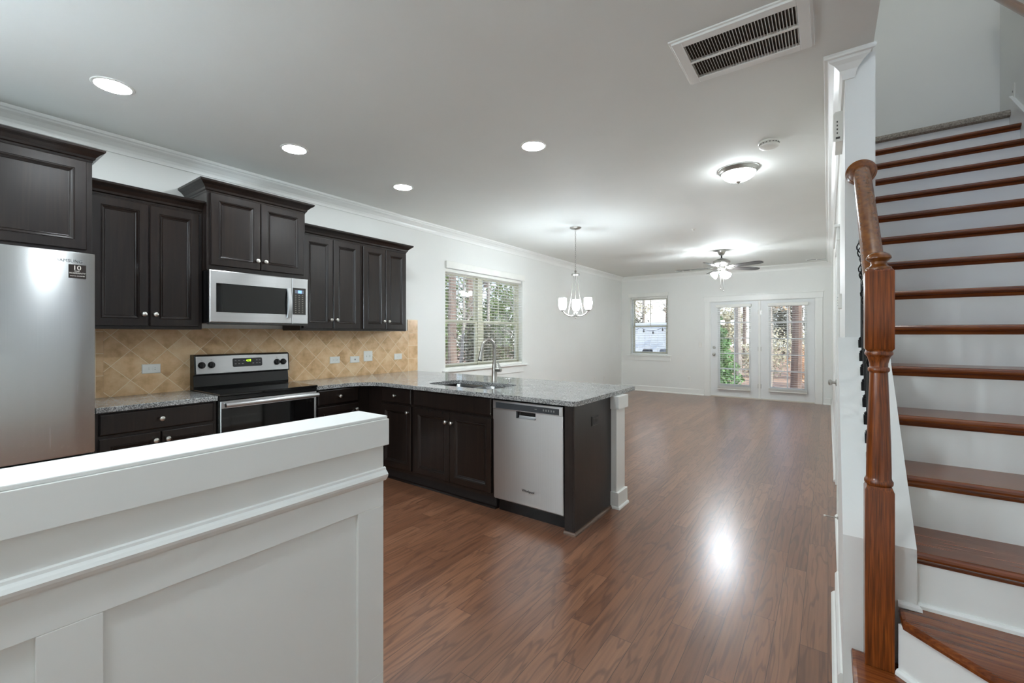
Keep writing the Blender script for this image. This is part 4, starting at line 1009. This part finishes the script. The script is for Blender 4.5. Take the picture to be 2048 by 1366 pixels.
m.build('louvers', TRIM, vg)
for x, y, l in ((-0.175, 10.06, 'white ceiling register above the right door'), (-2.62, 10.14, 'white ceiling register left of the ceiling fan')):
    v = thing('ceiling_register', l, 'vent', (x, y, H), 'ceiling registers')
    m = MB(); fr(m, FC, x - 0.17, x + 0.17, y - 0.06, y + 0.06, 0.02, 0, 0.006); m.fbox(FC, x - 0.01, y - 0.04, 0.001, x + 0.01, y + 0.04, 0.005); m.build('frame', TRIM, v)
    MB().fbox(FC, x - 0.15, y - 0.04, 0, x + 0.15, y + 0.04, 0.001).build('duct', DARK, v)
sk_ = thing('sprinkler_head', 'tiny white fire sprinkler plate on the ceiling', 'sprinkler', (-1.467, 6.21, H))
MB().lathe([(0.03, -0.0003), (0.03, -0.003), (0.01, -0.006), (0.008, -0.022), (0.016, -0.024), (0.016, -0.026)], (-1.467, 6.21, H), (0, 0, 1), 20).build('cap', PLASTIC, sk_)

CR = Vector((math.cos(TH), math.sin(TH), 0)); CF = Vector((-math.sin(TH), math.cos(TH), 0))
# chandelier
px_, py_ = -2.716, 5.21
cl = thing('chandelier', 'brushed nickel three light chandelier hanging on a chain', 'chandelier', (px_, py_, H))
MB().lathe([(0.075, -0.0003), (0.076, -0.008), (0.06, -0.018), (0.02, -0.024), (0.008, -0.03)], (px_, py_, H), (0, 0, 1), 30).build('canopy', NICKEL, cl)
m = MB(); z = H - 0.03; i = 0
while z > 2.205:
    a = R(90 * (i % 2)); ex = Vector((math.cos(a), math.sin(a), 0))
    c0 = Vector((px_, py_, z - 0.016))
    m.tube([c0 + ex * 0.0075 * math.cos(2 * PI * j / 10) + Vector((0, 0, 0.017 * math.sin(2 * PI * j / 10))) for j in range(11)], 0.0018, 5)
    z -= 0.027; i += 1
m.build('chain', NICKEL, cl)
m = MB().lathe([(0.004, 2.215), (0.014, 2.205), (0.016, 2.19), (0.006, 2.178), (0.03, 2.172), (0.056, 2.165), (0.058, 2.15), (0.05, 2.14), (0.01, 2.135)], (px_, py_, 0), (0, 0, 1), 30); m.build('top_hub', NICKEL, cl)
MB().lathe([(0.006, 2.14), (0.006, 1.64)], (px_, py_, 0), (0, 0, 1), 12).build('center_stem', NICKEL, cl)
m = MB().lathe([(0.006, 1.66), (0.03, 1.65), (0.034, 1.625), (0.03, 1.605), (0.012, 1.598), (0.015, 1.588), (0.006, 1.578), (0.001, 1.574)], (px_, py_, 0), (0, 0, 1), 30); m.build('bottom_hub', NICKEL, cl)
for ang in (-40, 80, 200):
    dv = CR * math.cos(R(ang)) + CF * math.sin(R(ang)); o = Vector((px_, py_, 0))
    pts = [o + dv * r + Vector((0, 0, z)) for r, z in ((0.028, 1.615), (0.07, 1.605), (0.115, 1.612), (0.155, 1.632), (0.178, 1.655), (0.19, 1.672))]
    am = MB().tube(pts, 0.0075, 10); am = am.build('arm', NICKEL, cl)
    MB().tube([o + dv * 0.032 + Vector((0, 0, 2.14)), o + dv * 0.05 + Vector((0, 0, 1.95)), o + dv * 0.085 + Vector((0, 0, 1.76)), o + dv * 0.112 + Vector((0, 0, 1.615))], 0.0045, 8).build('side_rod', NICKEL, cl)
    q = o + dv * 0.19
    MB().lathe([(0.012, 1.664), (0.026, 1.67), (0.03, 1.682), (0.026, 1.688)], q, (0, 0, 1), 20).build('shade_cup', NICKEL, am)
    MB().lathe([(0.03, 1.686), (0.044, 1.705), (0.052, 1.74), (0.053, 1.785), (0.048, 1.838), (0.045, 1.838), (0.05, 1.785), (0.049, 1.74), (0.042, 1.708), (0.03, 1.69)], q, (0, 0, 1), 28, False).build('glass_shade', SHADEM, am)

for px2, py2, l in ((-2.4, -0.9, 'unseen brushed nickel chandelier added behind the half wall to fill the room with light'),):  # copy added out of view to throw light on the near ceiling
    c2 = dup(cl, (px2 - px_, py2 - py_, 0), l, 'unseen fill lights')
    for a_ in c2.children:
        for g_ in a_.children:
            if g_.name.startswith('glass_shade'): g_.data = g_.data.copy(); g_.data.materials[0] = DINE_FILLM

# ceiling fan
qx, qy = -1.458, 8.072; o = Vector((qx, qy, 0))
fn = thing('ceiling_fan', 'brushed nickel ceiling fan with dark blades and lit glass shades', 'ceiling fan', (qx, qy, H))
MB().lathe([(0.066, H - 0.0003), (0.066, H - 0.012), (0.05, H - 0.06), (0.03, H - 0.082), (0.02, H - 0.086)], o, (0, 0, 1), 30).build('canopy', NICKEL, fn)
MB().lathe([(0.016, H - 0.08), (0.011, H - 0.09), (0.011, H - 0.125), (0.022, H - 0.13), (0.022, H - 0.14)], o, (0, 0, 1), 16).build('downrod', IRON, fn)
MB().lathe([(0.025, 2.648), (0.07, 2.635), (0.12, 2.61), (0.135, 2.595), (0.135, 2.565), (0.12, 2.548), (0.08, 2.53), (0.06, 2.51)], o, (0, 0, 1), 40).build('motor_housing', NICKEL, fn)
MB().lathe([(0.06, 2.512), (0.062, 2.47), (0.045, 2.45), (0.05, 2.44), (0.05, 2.42), (0.03, 2.405), (0.008, 2.395)], o, (0, 0, 1), 30).build('switch_housing', NICKEL, fn)
for ang in (-62, 10, 82, 154, 226):
    dv = CR * math.cos(R(ang)) + CF * math.sin(R(ang)); sv = Vector((-dv.y, dv.x, 0)); pz = math.tan(R(-12))
    def B(r, s_, dz=0.0): return o + dv * r + sv * s_ + Vector((0, 0, 2.485 + s_ * pz + dz))
    MB().loft([[B(0.075, -0.018, 0.03), B(0.075, 0.018, 0.03), B(0.075, 0.018, 0.036), B(0.075, -0.018, 0.036)], [B(0.14, -0.02, 0.0), B(0.14, 0.02, 0.0), B(0.14, 0.02, 0.006), B(0.14, -0.02, 0.006)], [B(0.22, -0.045, -0.006), B(0.22, 0.045, -0.006), B(0.22, 0.045, -0.001), B(0.22, -0.045, -0.001)]]).build('blade_iron', NICKEL, fn)
    ol = [(0.17, -0.052), (0.40, -0.062), (0.62, -0.066), (0.69, -0.05), (0.715, -0.02), (0.715, 0.02), (0.69, 0.05), (0.62, 0.066), (0.40, 0.062), (0.17, 0.052)]
    MB().loft([[B(r, s_, 0.0) for r, s_ in ol], [B(r, s_, 0.006) for r, s_ in ol]]).build('blade', BLADE, fn)
for ang in (20, 140, 260):
    dv = CR * math.cos(R(ang)) + CF * math.sin(R(ang)); q = o + dv * 0.045 + Vector((0, 0, 2.425)); ax = (dv * 0.8 + Vector((0, 0, -0.62))).normalized()
    st_ = MB().tube([q, q + ax * 0.035], [0.012, 0.02], 12).build('lamp_holder', NICKEL, fn)
    MB().lathe([(0.024, 0.034), (0.042, 0.05), (0.058, 0.085), (0.064, 0.115), (0.06, 0.115), (0.054, 0.085), (0.038, 0.054), (0.022, 0.038)], q, ax, 24, False).build('glass_shade', FANM, st_)
for dx, zz in ((-0.012, 2.14), (0.03, 2.11)):
    p = o + CR * dx; MB().tube([p + Vector((0, 0, 2.4)), p + Vector((0, 0, zz))], 0.0022, 6).lathe([(0.002, zz), (0.006, zz - 0.006), (0.006, zz - 0.018), (0.002, zz - 0.024)], p, (0, 0, 1), 10).build('pull_chain', NICKEL, fn)

# ------------------------------------------------------------------ staircase
def nosez(k): return 0.641 + 0.191 * k
def nosey(k): return 1.948 + 0.2407 * k


sc_ = thing('staircase', 'wooden staircase with dark stained treads and white risers', 'staircase', (0.68, 1.95, 0))
TX0, TX1 = 0.194, 1.163


def tread_prof(y0, y1, z):
    """side profile (y, z) of a tread with a rounded nosing and a cove under it"""
    r = 0.014
    p = [(y1, z), (y0 + r, z)] + [(y0 + r - r * math.sin(R(a)), z - r + r * math.cos(R(a))) for a in (30, 60, 90, 120, 150, 180)]
    p += [(y0 + 0.022, z - 2 * r), (y0 + 0.020, z - 2 * r - 0.006), (y0 + 0.026, z - 2 * r - 0.016), (y0 + 0.030, z - 2 * r - 0.018), (y0 + 0.030, z - 2 * r), (y1, z - 2 * r)]
    return p


for k in range(13):
    y0, z = nosey(k), nosez(k); y1 = nosey(k + 1) + 0.03
    x0 = 0.238 if y0 < YW else TX0
    pr = tread_prof(y0, y1, z)
    m = MB().loft([[(x0, y, zz) for y, zz in pr], [(TX1, y, zz) for y, zz in pr]])
    m.build('tread', TREADW, sc_, 0)
    zb = 0.45 if k == 0 else nosez(k - 1)
    MB().box(x0, y0 + 0.0305, zb, TX1, y0 + 0.045, z - 0.0285).build('riser', TRIM, sc_)
y0 = nosey(13); MB().box(TX0, y0 + 0.0305, nosez(12), TX1, y0 + 0.045, 3.075).build('riser', TRIM, sc_)
# carpeted top edge
m = MB(); pr = [(y0 + 0.2, 3.135), (y0 + 0.03, 3.135), (y0 + 0.004, 3.125), (y0 - 0.006, 3.105), (y0 - 0.002, 3.084), (y0 + 0.02, 3.075), (y0 + 0.03, 3.075), (y0 + 0.05, 3.1005), (y0 + 0.37, 3.1005), (y0 + 0.37, 3.135)]
m.loft([[(TX0, y, z) for y, z in pr], [(TX1, y, z) for y, z in pr]]); m.build('carpeted_edge', CARPET, sc_)
# winders
def wtread(poly, z, name='tread'):
    m = MB(); lv = [(-0.012, -0.028), (-0.003, -0.025), (0, -0.014), (-0.003, -0.003), (-0.012, 0)]
    c = Vector((sum(p[0] for p in poly) / len(poly), sum(p[1] for p in poly) / len(poly)))
    loops = []
    for off, dz in lv:
        lp = []
        for i, p in enumerate(poly):
            a = Vector(poly[i - 1]); b = Vector(p); d = Vector(poly[(i + 1) % len(poly)])
            n1 = Vector(((b - a).y, -(b - a).x)).normalized(); n2 = Vector(((d - b).y, -(d - b).x)).normalized()
            nn = (n1 + n2); nn = nn / max(0.3, nn.length_squared) * 2
            lp.append((b.x + nn.x * off, b.y + nn.y * off, z + dz))
        loops.append(lp)
    m.loft(loops)
    return m.build(name, TREADW, sc_, 0, 30)


wtread([(0.065, 0.86), (TX1, 0.86), (TX1, 1.93), (0.24, 1.95), (0.24, 1.953), (0.065, 1.953)], 0.259)
wtread([(0.19, 1.848), (TX1, 0.924), (TX1, 1.985), (0.24, 1.985), (0.24, 1.948), (0.19, 1.94)], 0.45)
MB().prism([(0.185, 1.885, 0.2595), (TX1, 0.962, 0.2595), (TX1, 0.975, 0.2595), (0.198, 1.898, 0.2595)], (0, 0, 0.162)).build('riser', TRIM, sc_)
m = MB(); pr = [(0, 0), (-0.014, 0), (-0.012, 0.01), (-0.006, 0.017), (0, 0.018)]; dn = Vector((0.69, 0.724, 0))
m.loft([[Vector((0.185, 1.885, 0.2598 + b)) + dn * a for a, b in pr], [Vector((TX1, 0.962, 0.2598 + b)) + dn * a for a, b in pr]]); m.build('shoe_moulding', TRIM, sc_)
MB().box(0.092, 0.875, 0.0, 0.106, 1.953, 0.23).box(0.106, 0.875, 0.0, TX1, 0.889, 0.23).build('riser', TRIM, sc_)
m = MB()
pr = [(0, 0), (-0.013, 0), (-0.012, 0.01), (-0.006, 0.017), (0, 0.018)]
for (a, b) in (((0.239, nosey(0) + 0.0304), (TX1, nosey(0) + 0.0304)),):
    m.loft([[(a[0], a[1] + o_, 0.4503 + z) for o_, z in pr], [(b[0], b[1] + o_, 0.4503 + z) for o_, z in pr]])
m.loft([[(0.19, 1.9545 + o_, 0.4503 + z) for o_, z in pr], [(0.238 - o_, 1.9545 + o_, 0.4503 + z) for o_, z in pr]])
m.build('shoe_moulding', TRIM, sc_)
# skirt board on the right wall
yA, yB = 1.95, nosey(13) + 0.03
zl = lambda y: 0.641 + 0.191 / 0.2407 * (y - 1.948)
MB().prism([(TX1 + 0.0005, yA, 0.455), (TX1 + 0.0005, yB, zl(yB) - 0.22), (TX1 + 0.0005, yB, zl(yB) + 0.075), (TX1 + 0.0005, yA, zl(yA) + 0.075)], (0.0212, 0, 0)).build('skirt_board', TRIM, sc_)
MB().prism([(TX1 - 0.004, yA, zl(yA) + 0.076), (TX1 - 0.004, yB, zl(yB) + 0.076), (TX1 - 0.004, yB, zl(yB) + 0.094), (TX1 - 0.004, yA, zl(yA) + 0.094)], (0.0255, 0, 0)).build('skirt_cap', TRIM, sc_)

# railing
NX, NYf = 0.138, 1.876; ns_ = 0.038; NY = NYf + ns_
sr = thing('stair_railing', 'stained oak newel and handrail with black iron balusters', 'railing', (NX, NY, 0.26))
m = MB()
def sq(h, z): return [(NX - h, NY - h, z), (NX + h, NY - h, z), (NX + h, NY + h, z), (NX - h, NY + h, z)]
m.loft([sq(ns_, 0.2598), sq(ns_, 0.842), sq(ns_ - 0.006, 0.856)])
m.lathe([(0.036, 0.856), (0.0385, 0.862), (0.0385, 0.870), (0.035, 0.875), (0.0335, 0.882), (0.0335, 0.90), (0.032, 1.0), (0.0275, 1.14), (0.0245, 1.228), (0.024, 1.232), (0.0285, 1.236), (0.0295, 1.241), (0.0285, 1.247), (0.0245, 1.25), (0.025, 1.262), (0.03, 1.282), (0.0335, 1.288), (0.037, 1.291), (0.038, 1.297), (0.036, 1.303), (0.034, 1.306)], (NX, NY, 0), (0, 0, 1), 36)
m.loft([sq(ns_ - 0.006, 1.304), sq(ns_, 1.312), sq(ns_, 1.566), sq(ns_ - 0.006, 1.575)])
nwp = m.build('newel_post', OAK, sr, 0.0015)
m = MB().lathe([(0.034, 1.5745), (0.0345, 1.580), (0.032, 1.584), (0.026, 1.587), (0.021, 1.594), (0.022, 1.602), (0.030, 1.609), (0.034, 1.613), (0.0335, 1.618), (0.028, 1.627), (0.016, 1.634), (0.001, 1.636)], (NX, NY, 0), (0, 0, 1), 36)
m.build('newel_cap', RAILW, sr)
# handrail
sl_ = 0.815; yz = lambda y: 2.185 + sl_ * (y - YW)
pr = [(-0.022, -0.03), (0.022, -0.03), (0.026, -0.02), (0.024, -0.008), (0.034, 0.004), (0.034, 0.014), (0.026, 0.026), (0.012, 0.031), (-0.012, 0.031), (-0.026, 0.026), (-0.034, 0.014), (-0.034, 0.004), (-0.024, -0.008), (-0.026, -0.02)]
ca = math.cos(math.atan(sl_))
m = MB().loft([[(NX + a, y, yz(y) + b / ca) for a, b in pr] for y in (NYf + 2 * ns_ - 0.001, 2.3, YW - 0.016)], smooth=True); hr = m.build('handrail', RAILW, sr, angle=40)
MB().lathe([(0.064, 0.0005), (0.064, 0.008), (0.056, 0.011), (0.054, 0.016), (0.044, 0.018), (0.002, 0.018)], (0.136, YW, 2.18), (0, -1, 0), 40).build('rosette', RAILW, hr)
capz = lambda y: 0.648 + (1.345 - 0.648) / (YW - 1.955) * (y - 1.955)
for i in range(10):
    y = 2.07 + 0.08 * i
    if y > 2.80: continue
    zb, zt = capz(y), yz(y) - 0.034
    m = MB().box(NX - 0.0065, y - 0.0065, zb + 0.002, NX + 0.0065, y + 0.0065, zt)
    bl = m.build('baluster', IRON, sr)
    m = MB().loft([[(NX - h, y - h, z + (0.007 * 0)) for h in (hh,)] + [(NX + hh, y - hh, z), (NX + hh, y + hh, z), (NX - hh, y + hh, z)] for hh, z in ((0.0155, zb - 0.012), (0.0155, zb + 0.026), (0.012, zb + 0.03), (0.014, zb + 0.034), (0.008, zb + 0.042))])
    m.build('shoe', IRON, bl)
    zc = (zb + zt) / 2 + 0.08
    if i % 2:
        m = MB()
        for q in range(4):
            m.tube([(NX + 0.006 * math.cos(2 * PI * q / 4) * (1 - math.sin(PI * t / 12)) + 0.022 * math.sin(PI * t / 12) * math.cos(2 * PI * (q / 4 + t / 14)), y + 0.006 * math.sin(2 * PI * q / 4) * (1 - math.sin(PI * t / 12)) + 0.022 * math.sin(PI * t / 12) * math.sin(2 * PI * (q / 4 + t / 14)), zc - 0.065 + 0.13 * t / 12) for t in range(13)], 0.003, 6)
        m.build('basket', IRON, bl)
    else:
        MB().lathe([(0.007, zc - 0.02), (0.013, zc - 0.012), (0.017, zc), (0.013, zc + 0.012), (0.007, zc + 0.02)], (NX, y, 0), (0, 0, 1), 12).build('knuckle', IRON, bl)
wr = thing('wall_handrail', 'stained oak handrail fixed to the right wall of the stairs', 'handrail', (1.1, 4.5, 3.5))
rz = lambda y: 3.60 + 0.79 * (y - 4.53)
MB().tube([(1.1, y, rz(y)) for y in (2.2, 3.2, 4.2, 5.2)], 0.026, 16).build('rail', RAILW, wr)
for y in (2.5, 3.8, 4.95):
    MB().tube([(XS - 0.0005, y, rz(y) - 0.09), (XS - 0.03, y, rz(y) - 0.09), (1.1, y, rz(y) - 0.03)], 0.007, 8).build('bracket', NICKEL, wr)

# ------------------------------------------------------------------ outdoors
tag(MB().box(-45, -25, -0.5, 30, 70, -0.35).build('ground', LITTER), 'brown leaf littered ground outside', 'ground', kind='structure')
rng = random.Random(3)


def leaf_cloud(m, c, rx, ry, rz_, n, size, r=rng):
    for _ in range(n):
        while True:
            p = Vector((r.uniform(-1, 1), r.uniform(-1, 1), r.uniform(-1, 1)))
            if p.length <= 1: break
        p = Vector((c[0] + p.x * rx, c[1] + p.y * ry, c[2] + p.z * rz_))
        a = Vector((r.gauss(0, 1), r.gauss(0, 1), r.gauss(0, 1))).normalized(); b = a.orthogonal().normalized(); s = size * r.uniform(0.5, 1.2)
        m.add([p - a * s, p + b * s * 0.5, p + a * s, p - b * s * 0.5], [(0, 1, 2, 3)])
    return m


def trunk_pts(x, y, h, lean, r=rng):
    pts = []; dx, dy = r.uniform(-1, 1) * lean, r.uniform(-1, 1) * lean
    for i in range(7):
        t = i / 6; pts.append((x + dx * t + r.uniform(-0.04, 0.04), y + dy * t + r.uniform(-0.04, 0.04), -0.4 + h * t))
    return pts


def tree(label, x, y, h, rad, bark, lean=0.5, branches=8, twig=0, leaf=None, size=0.06, group='bare trees outside', bl=(0.08, 0.2)):
    t = thing('tree', label, 'tree', (x, y, -0.4), group)
    pts = trunk_pts(x, y, h, lean); rs = [rad * (1.25 - 0.85 * i / 6) for i in range(7)]
    MB().tube(pts, rs, 9).build('trunk', bark, t)
    m = MB(); lm = MB()
    for i in range(branches):
        k = rng.uniform(0.18, 0.95) * 6; a = int(k); f = k - a; p = Vector(pts[a]).lerp(Vector(pts[min(a + 1, 6)]), f)
        d = Vector((rng.uniform(-1, 1), rng.uniform(-1, 1), rng.uniform(0.1, 0.9))).normalized(); L = h * rng.uniform(*bl)
        q = [p]
        for s in range(1, 5): q.append(q[-1] + (d + Vector((rng.uniform(-.4, .4), rng.uniform(-.4, .4), rng.uniform(-.2, .4)))).normalized() * L / 4)
        m.tube(q, [rad * 0.35, rad * 0.26, rad * 0.18, rad * 0.11, rad * 0.05], 6)
        for s in (2, 3, 4):
            for _ in range(2):
                d2 = Vector((rng.uniform(-1, 1), rng.uniform(-1, 1), rng.uniform(-.2, 1))).normalized()
                m.tube([q[s], q[s] + d2 * L * 0.2, q[s] + d2 * L * 0.36 + Vector((0, 0, 0.05))], [rad * 0.12, rad * 0.07, rad * 0.03], 5)
        if leaf: leaf_cloud(lm, q[-1], L * 0.5, L * 0.5, L * 0.35, twig, size)
    if branches: m.build('branches', bark, t)
    if leaf and twig: lm.build('leaves', leaf, t)
    return t


def bush(label, x, y, h, r, leafm, n, size, name='shrub', cat='shrub', group=None, z=-0.4, cone=False):
    t = thing(name, label, cat, (x, y, z), group)
    MB().tube([(x, y, z), (x, y, z + h * 0.6)], [0.05, 0.02], 7).build('stem', BARK, t)
    m = MB()
    if cone:
        for i in range(8):
            f = i / 7; leaf_cloud(m, (x, y, z + 0.25 + (h - 0.3) * f), r * (1.05 - 0.85 * f), r * (1.05 - 0.85 * f), h * 0.1, int(n / 8 * (1.3 - f * 0.8)), size)
    else:
        for i in range(6): leaf_cloud(m, (x + rng.uniform(-.5, .5) * r, y + rng.uniform(-.5, .5) * r, z + h * rng.uniform(0.3, 0.7)), r * 0.7, r * 0.7, h * 0.36, n // 6, size)
    m.build('foliage', leafm, t)
    return t


# seen through the wide window
tree('thick pinkish trunk nearest the left side of the wide window', -8.0, 8.45, 9.5, 0.105, BARK2, 0.1, 5)
tree('second tall trunk behind the left sash of the wide window', -12.6, 14.4, 11, 0.2, BARK2, 0.15, 6, bl=(0.05, 0.1))
tree('slim pale tree behind the right sash of the wide window', -9.6, 11.9, 8, 0.05, BARK3, 0.3, 12, bl=(0.06, 0.13))
tree('thin crooked tree close outside the wide window', -6.5, 7.0, 4.2, 0.035, BARK3, 0.3, 16, bl=(0.1, 0.2))
tree('thin bare tree outside the right half of the wide window', -6.6, 9.3, 4.6, 0.04, BARK3, 0.3, 16, bl=(0.1, 0.2))
bush('green holly behind the left sash of the wide window', -10.6, 11.7 - 0.9, 4.2, 0.8, LEAFG, 2600, 0.07, group='evergreens outside the wide window')
bush('broad green holly behind the right sash of the wide window', -11.0, 14.6, 4.5, 1.2, LEAFG, 4200, 0.08, group='evergreens outside the wide window')
bush('dull olive thicket low outside the left of the wide window', -8.4, 9.75, 2.4, 0.85, LEAFD, 2200, 0.055, group='thickets outside the wide window')
bush('dull olive thicket low outside the right of the wide window', -8.2, 12.0, 2.3, 0.95, LEAFD, 2200, 0.055, group='thickets outside the wide window')
bush('dark brush behind the pinkish trunk', -12.7, 12.6, 3.0, 1.0, mat('brown_brush', (82, 68, 60), 0.8, vary=0.4, scale=2), 3000, 0.07, group='thickets outside the wide window')
bush('brown brush at the left edge of the wide window', -12.7, 10.0, 3.0, 1.0, mat('brown_brush_dark', (76, 64, 58), 0.8, vary=0.4, scale=2), 2400, 0.07, group='thickets outside the wide window')
tag(MB().box(-9, YB + T + 0.01, -0.34, -3.5, 14.3, -0.1).build('floor_patio', mat('patio_concrete', (170, 166, 158), 0.85, vary=0.12, scale=3, bump=0.5)), 'pale concrete patio slab outside the small window', 'patio', kind='structure')
# beyond the far wall: white privacy fence, chairs, lights
fe = thing('privacy_fence', 'white vinyl privacy fence outside the small window', 'fence', (-5.4, 14.0, -0.09))
m = MB()
for i in range(20): m.box(-7.6 + i * 0.2 + 0.002, 13.98, -0.05, -7.6 + (i + 1) * 0.2 - 0.002, 14.0, 1.66)
m.build('boards', VINYLW, fe, 0.004)
m = MB().box(-7.6, 13.96, 1.66, -3.6, 14.02, 1.74); m.box(-7.6, 13.96, -0.06, -3.6, 14.02, 0.03); m.build('rails', VINYLW, fe, 0.005)
for x in (-7.6, -5.6, -3.6):
    m = MB().box(x - 0.06, 13.93, -0.099, x + 0.06, 14.05, 1.8); m.loft([[(x - 0.075, 13.915, 1.8), (x + 0.075, 13.915, 1.8), (x + 0.075, 14.065, 1.8), (x - 0.075, 14.065, 1.8)], [(x - 0.01, 13.98, 1.87), (x + 0.01, 13.98, 1.87), (x + 0.01, 14.0, 1.87), (x - 0.01, 14.0, 1.87)]]); m.build('post', VINYLW, fe)
sl = thing('string_lights', 'string of small dark bulbs hung along the white fence', 'string lights', (-5.0, 13.9, 1.6))
m = MB(); pts = [(-7.0 + i * 0.1, 13.89, 1.58 - 0.1 * abs(math.sin(i * 0.45))) for i in range(34)]; m.tube(pts, 0.006, 5); m.build('wire', IRON, sl)
for i in range(1, 33, 3): MB().lathe([(0.012, 0), (0.014, -0.03), (0.028, -0.06), (0.024, -0.09), (0.004, -0.105)], pts[i], (0, 0, 1), 10).build('bulb', DPLAST, sl)


def patio_chair(label, x, y, rz_, m_):
    t = thing('patio_chair', label, 'chair', (x, y, -0.098), 'patio chairs')
    Rm = Matrix.Rotation(rz_, 3, 'Z'); P = lambda a, b, c: tuple(Rm @ Vector((a, b, 0)) + Vector((x, y, -0.098 + c)))
    lps = []
    for i in range(9):
        f = i / 8; z = 0.40 + 0.62 * f; yb = 0.24 + 0.18 * f; wd = 0.27 * (1 - 0.35 * f ** 3)
        lps.append([P(-wd, yb + 0.02 - 0.05, z), P(-wd * 0.5, yb + 0.05 - 0.03, z), P(0, yb + 0.03, z), P(wd * 0.5, yb + 0.02, z), P(wd, yb - 0.03, z), P(wd, yb - 0.01, z), P(0, yb + 0.055, z), P(-wd, yb - 0.01, z)])
    MB().loft(lps).build('backrest', m_, t)
    MB().prism([P(-0.27, -0.28, 0.40), P(0.27, -0.28, 0.40), P(0.27, 0.25, 0.36), P(-0.27, 0.25, 0.36)], (0, 0, 0.03)).build('seat', m_, t)
    for s in (-1, 1):
        MB().tube([P(s * 0.31, -0.3, 0.6), P(s * 0.32, 0.05, 0.61), P(s * 0.29, 0.3, 0.66)], [0.025, 0.028, 0.02], 8).build('armrest', m_, t)
        MB().tube([P(s * 0.29, -0.27, 0.0), P(s * 0.29, -0.27, 0.6)], 0.022, 8).build('leg', m_, t)
        MB().tube([P(s * 0.28, 0.36, 0.0), P(s * 0.28, 0.26, 0.62)], 0.022, 8).build('leg', m_, t)
    return t


patio_chair('dark patio chair against the white fence', -4.62, 12.9, R(-25), mat('dark_resin', (40, 42, 44), 0.5))
patio_chair('grey patio chair right of the dark patio chair', -3.84, 13.05, R(15), mat('grey_resin', (128, 130, 136), 0.5))
# through the doors: cedar, woods
bush('bright green cedar outside the door with the knob', -2.62, 13.2, 2.5, 0.85, LEAFC, 8000, 0.06, 'cedar_shrub', 'shrub', None, -0.4, True)
bush('rust coloured brush low outside the door without a knob', -0.35, 17.2, 1.5, 0.75, LEAFO, 1400, 0.06, group='brush beyond the doors')
bush('pale winter brush beyond the cedar', -2.1, 20.0, 2.1, 1.1, LEAFP, 2400, 0.06, group='brush beyond the doors')
bush('pale winter brush beyond the door without a knob', 0.6, 20.5, 2.3, 1.1, LEAFP, 2600, 0.06, group='brush beyond the doors')
bush('third pale brush between the other two beyond the doors', -0.7, 22.3, 2.2, 0.9, LEAFP, 2200, 0.06, group='brush beyond the doors')
tree('brown trunk behind the door without a knob', -0.72, 14.8, 11, 0.115, BARK, 0.15, 5, bl=(0.05, 0.1))
tree('slim pale tree behind the left half of the door without a knob', -1.5, 16.4, 10, 0.055, BARK3, 0.2, 10, bl=(0.05, 0.1))
tree('grey tree between the two doors', -2.6, 17.2, 12, 0.1, BARK3, 0.2, 8, bl=(0.04, 0.08))
tree('brown tree right of the nearer trunk beyond the doors', 0.9, 17.9, 12, 0.1, BARK, 0.2, 8, 60, LEAFO, 0.06, bl=(0.04, 0.08))
tree('forked grey tree behind the cedar', -4.9, 17.6, 12, 0.12, BARK3, 0.3, 9, bl=(0.04, 0.08))
for i in range(15):
    x = -14.5 + 18.0 * i / 14; y = (23.5, 27.0, 30.5)[i % 3]
    tree('bare winter tree in the woods far behind the house', x, y, rng.uniform(10, 14), rng.uniform(0.08, 0.16), (BARK, BARK3, BARK2)[i % 3], 0.15, 12, 70, (LEAFP, LEAFP, LEAFO, LEAFD)[i % 4], 0.09, 'woods behind the house', (0.05, 0.1))
for i in range(7):
    bush('pale undergrowth far behind the house', -16 + 3.4 * i, 34, rng.uniform(3.0, 4.5), 1.2, (LEAFP, LEAFD, LEAFO)[i % 3], 2200, 0.12, 'undergrowth_bush', 'shrub', 'undergrowth far behind the house')
for i in range(9):
    tree('bare winter tree in the woods far beyond the wide window', (-15.5, -18.5)[i % 2], 11.5 + 1.9 * i, rng.uniform(3.4, 5.0), rng.uniform(0.07, 0.13), (BARK, BARK2)[i % 2], 0.15, 10, 70, (LEAFD, LEAFG)[i % 2], 0.09, 'woods beyond the wide window', (0.1, 0.22))
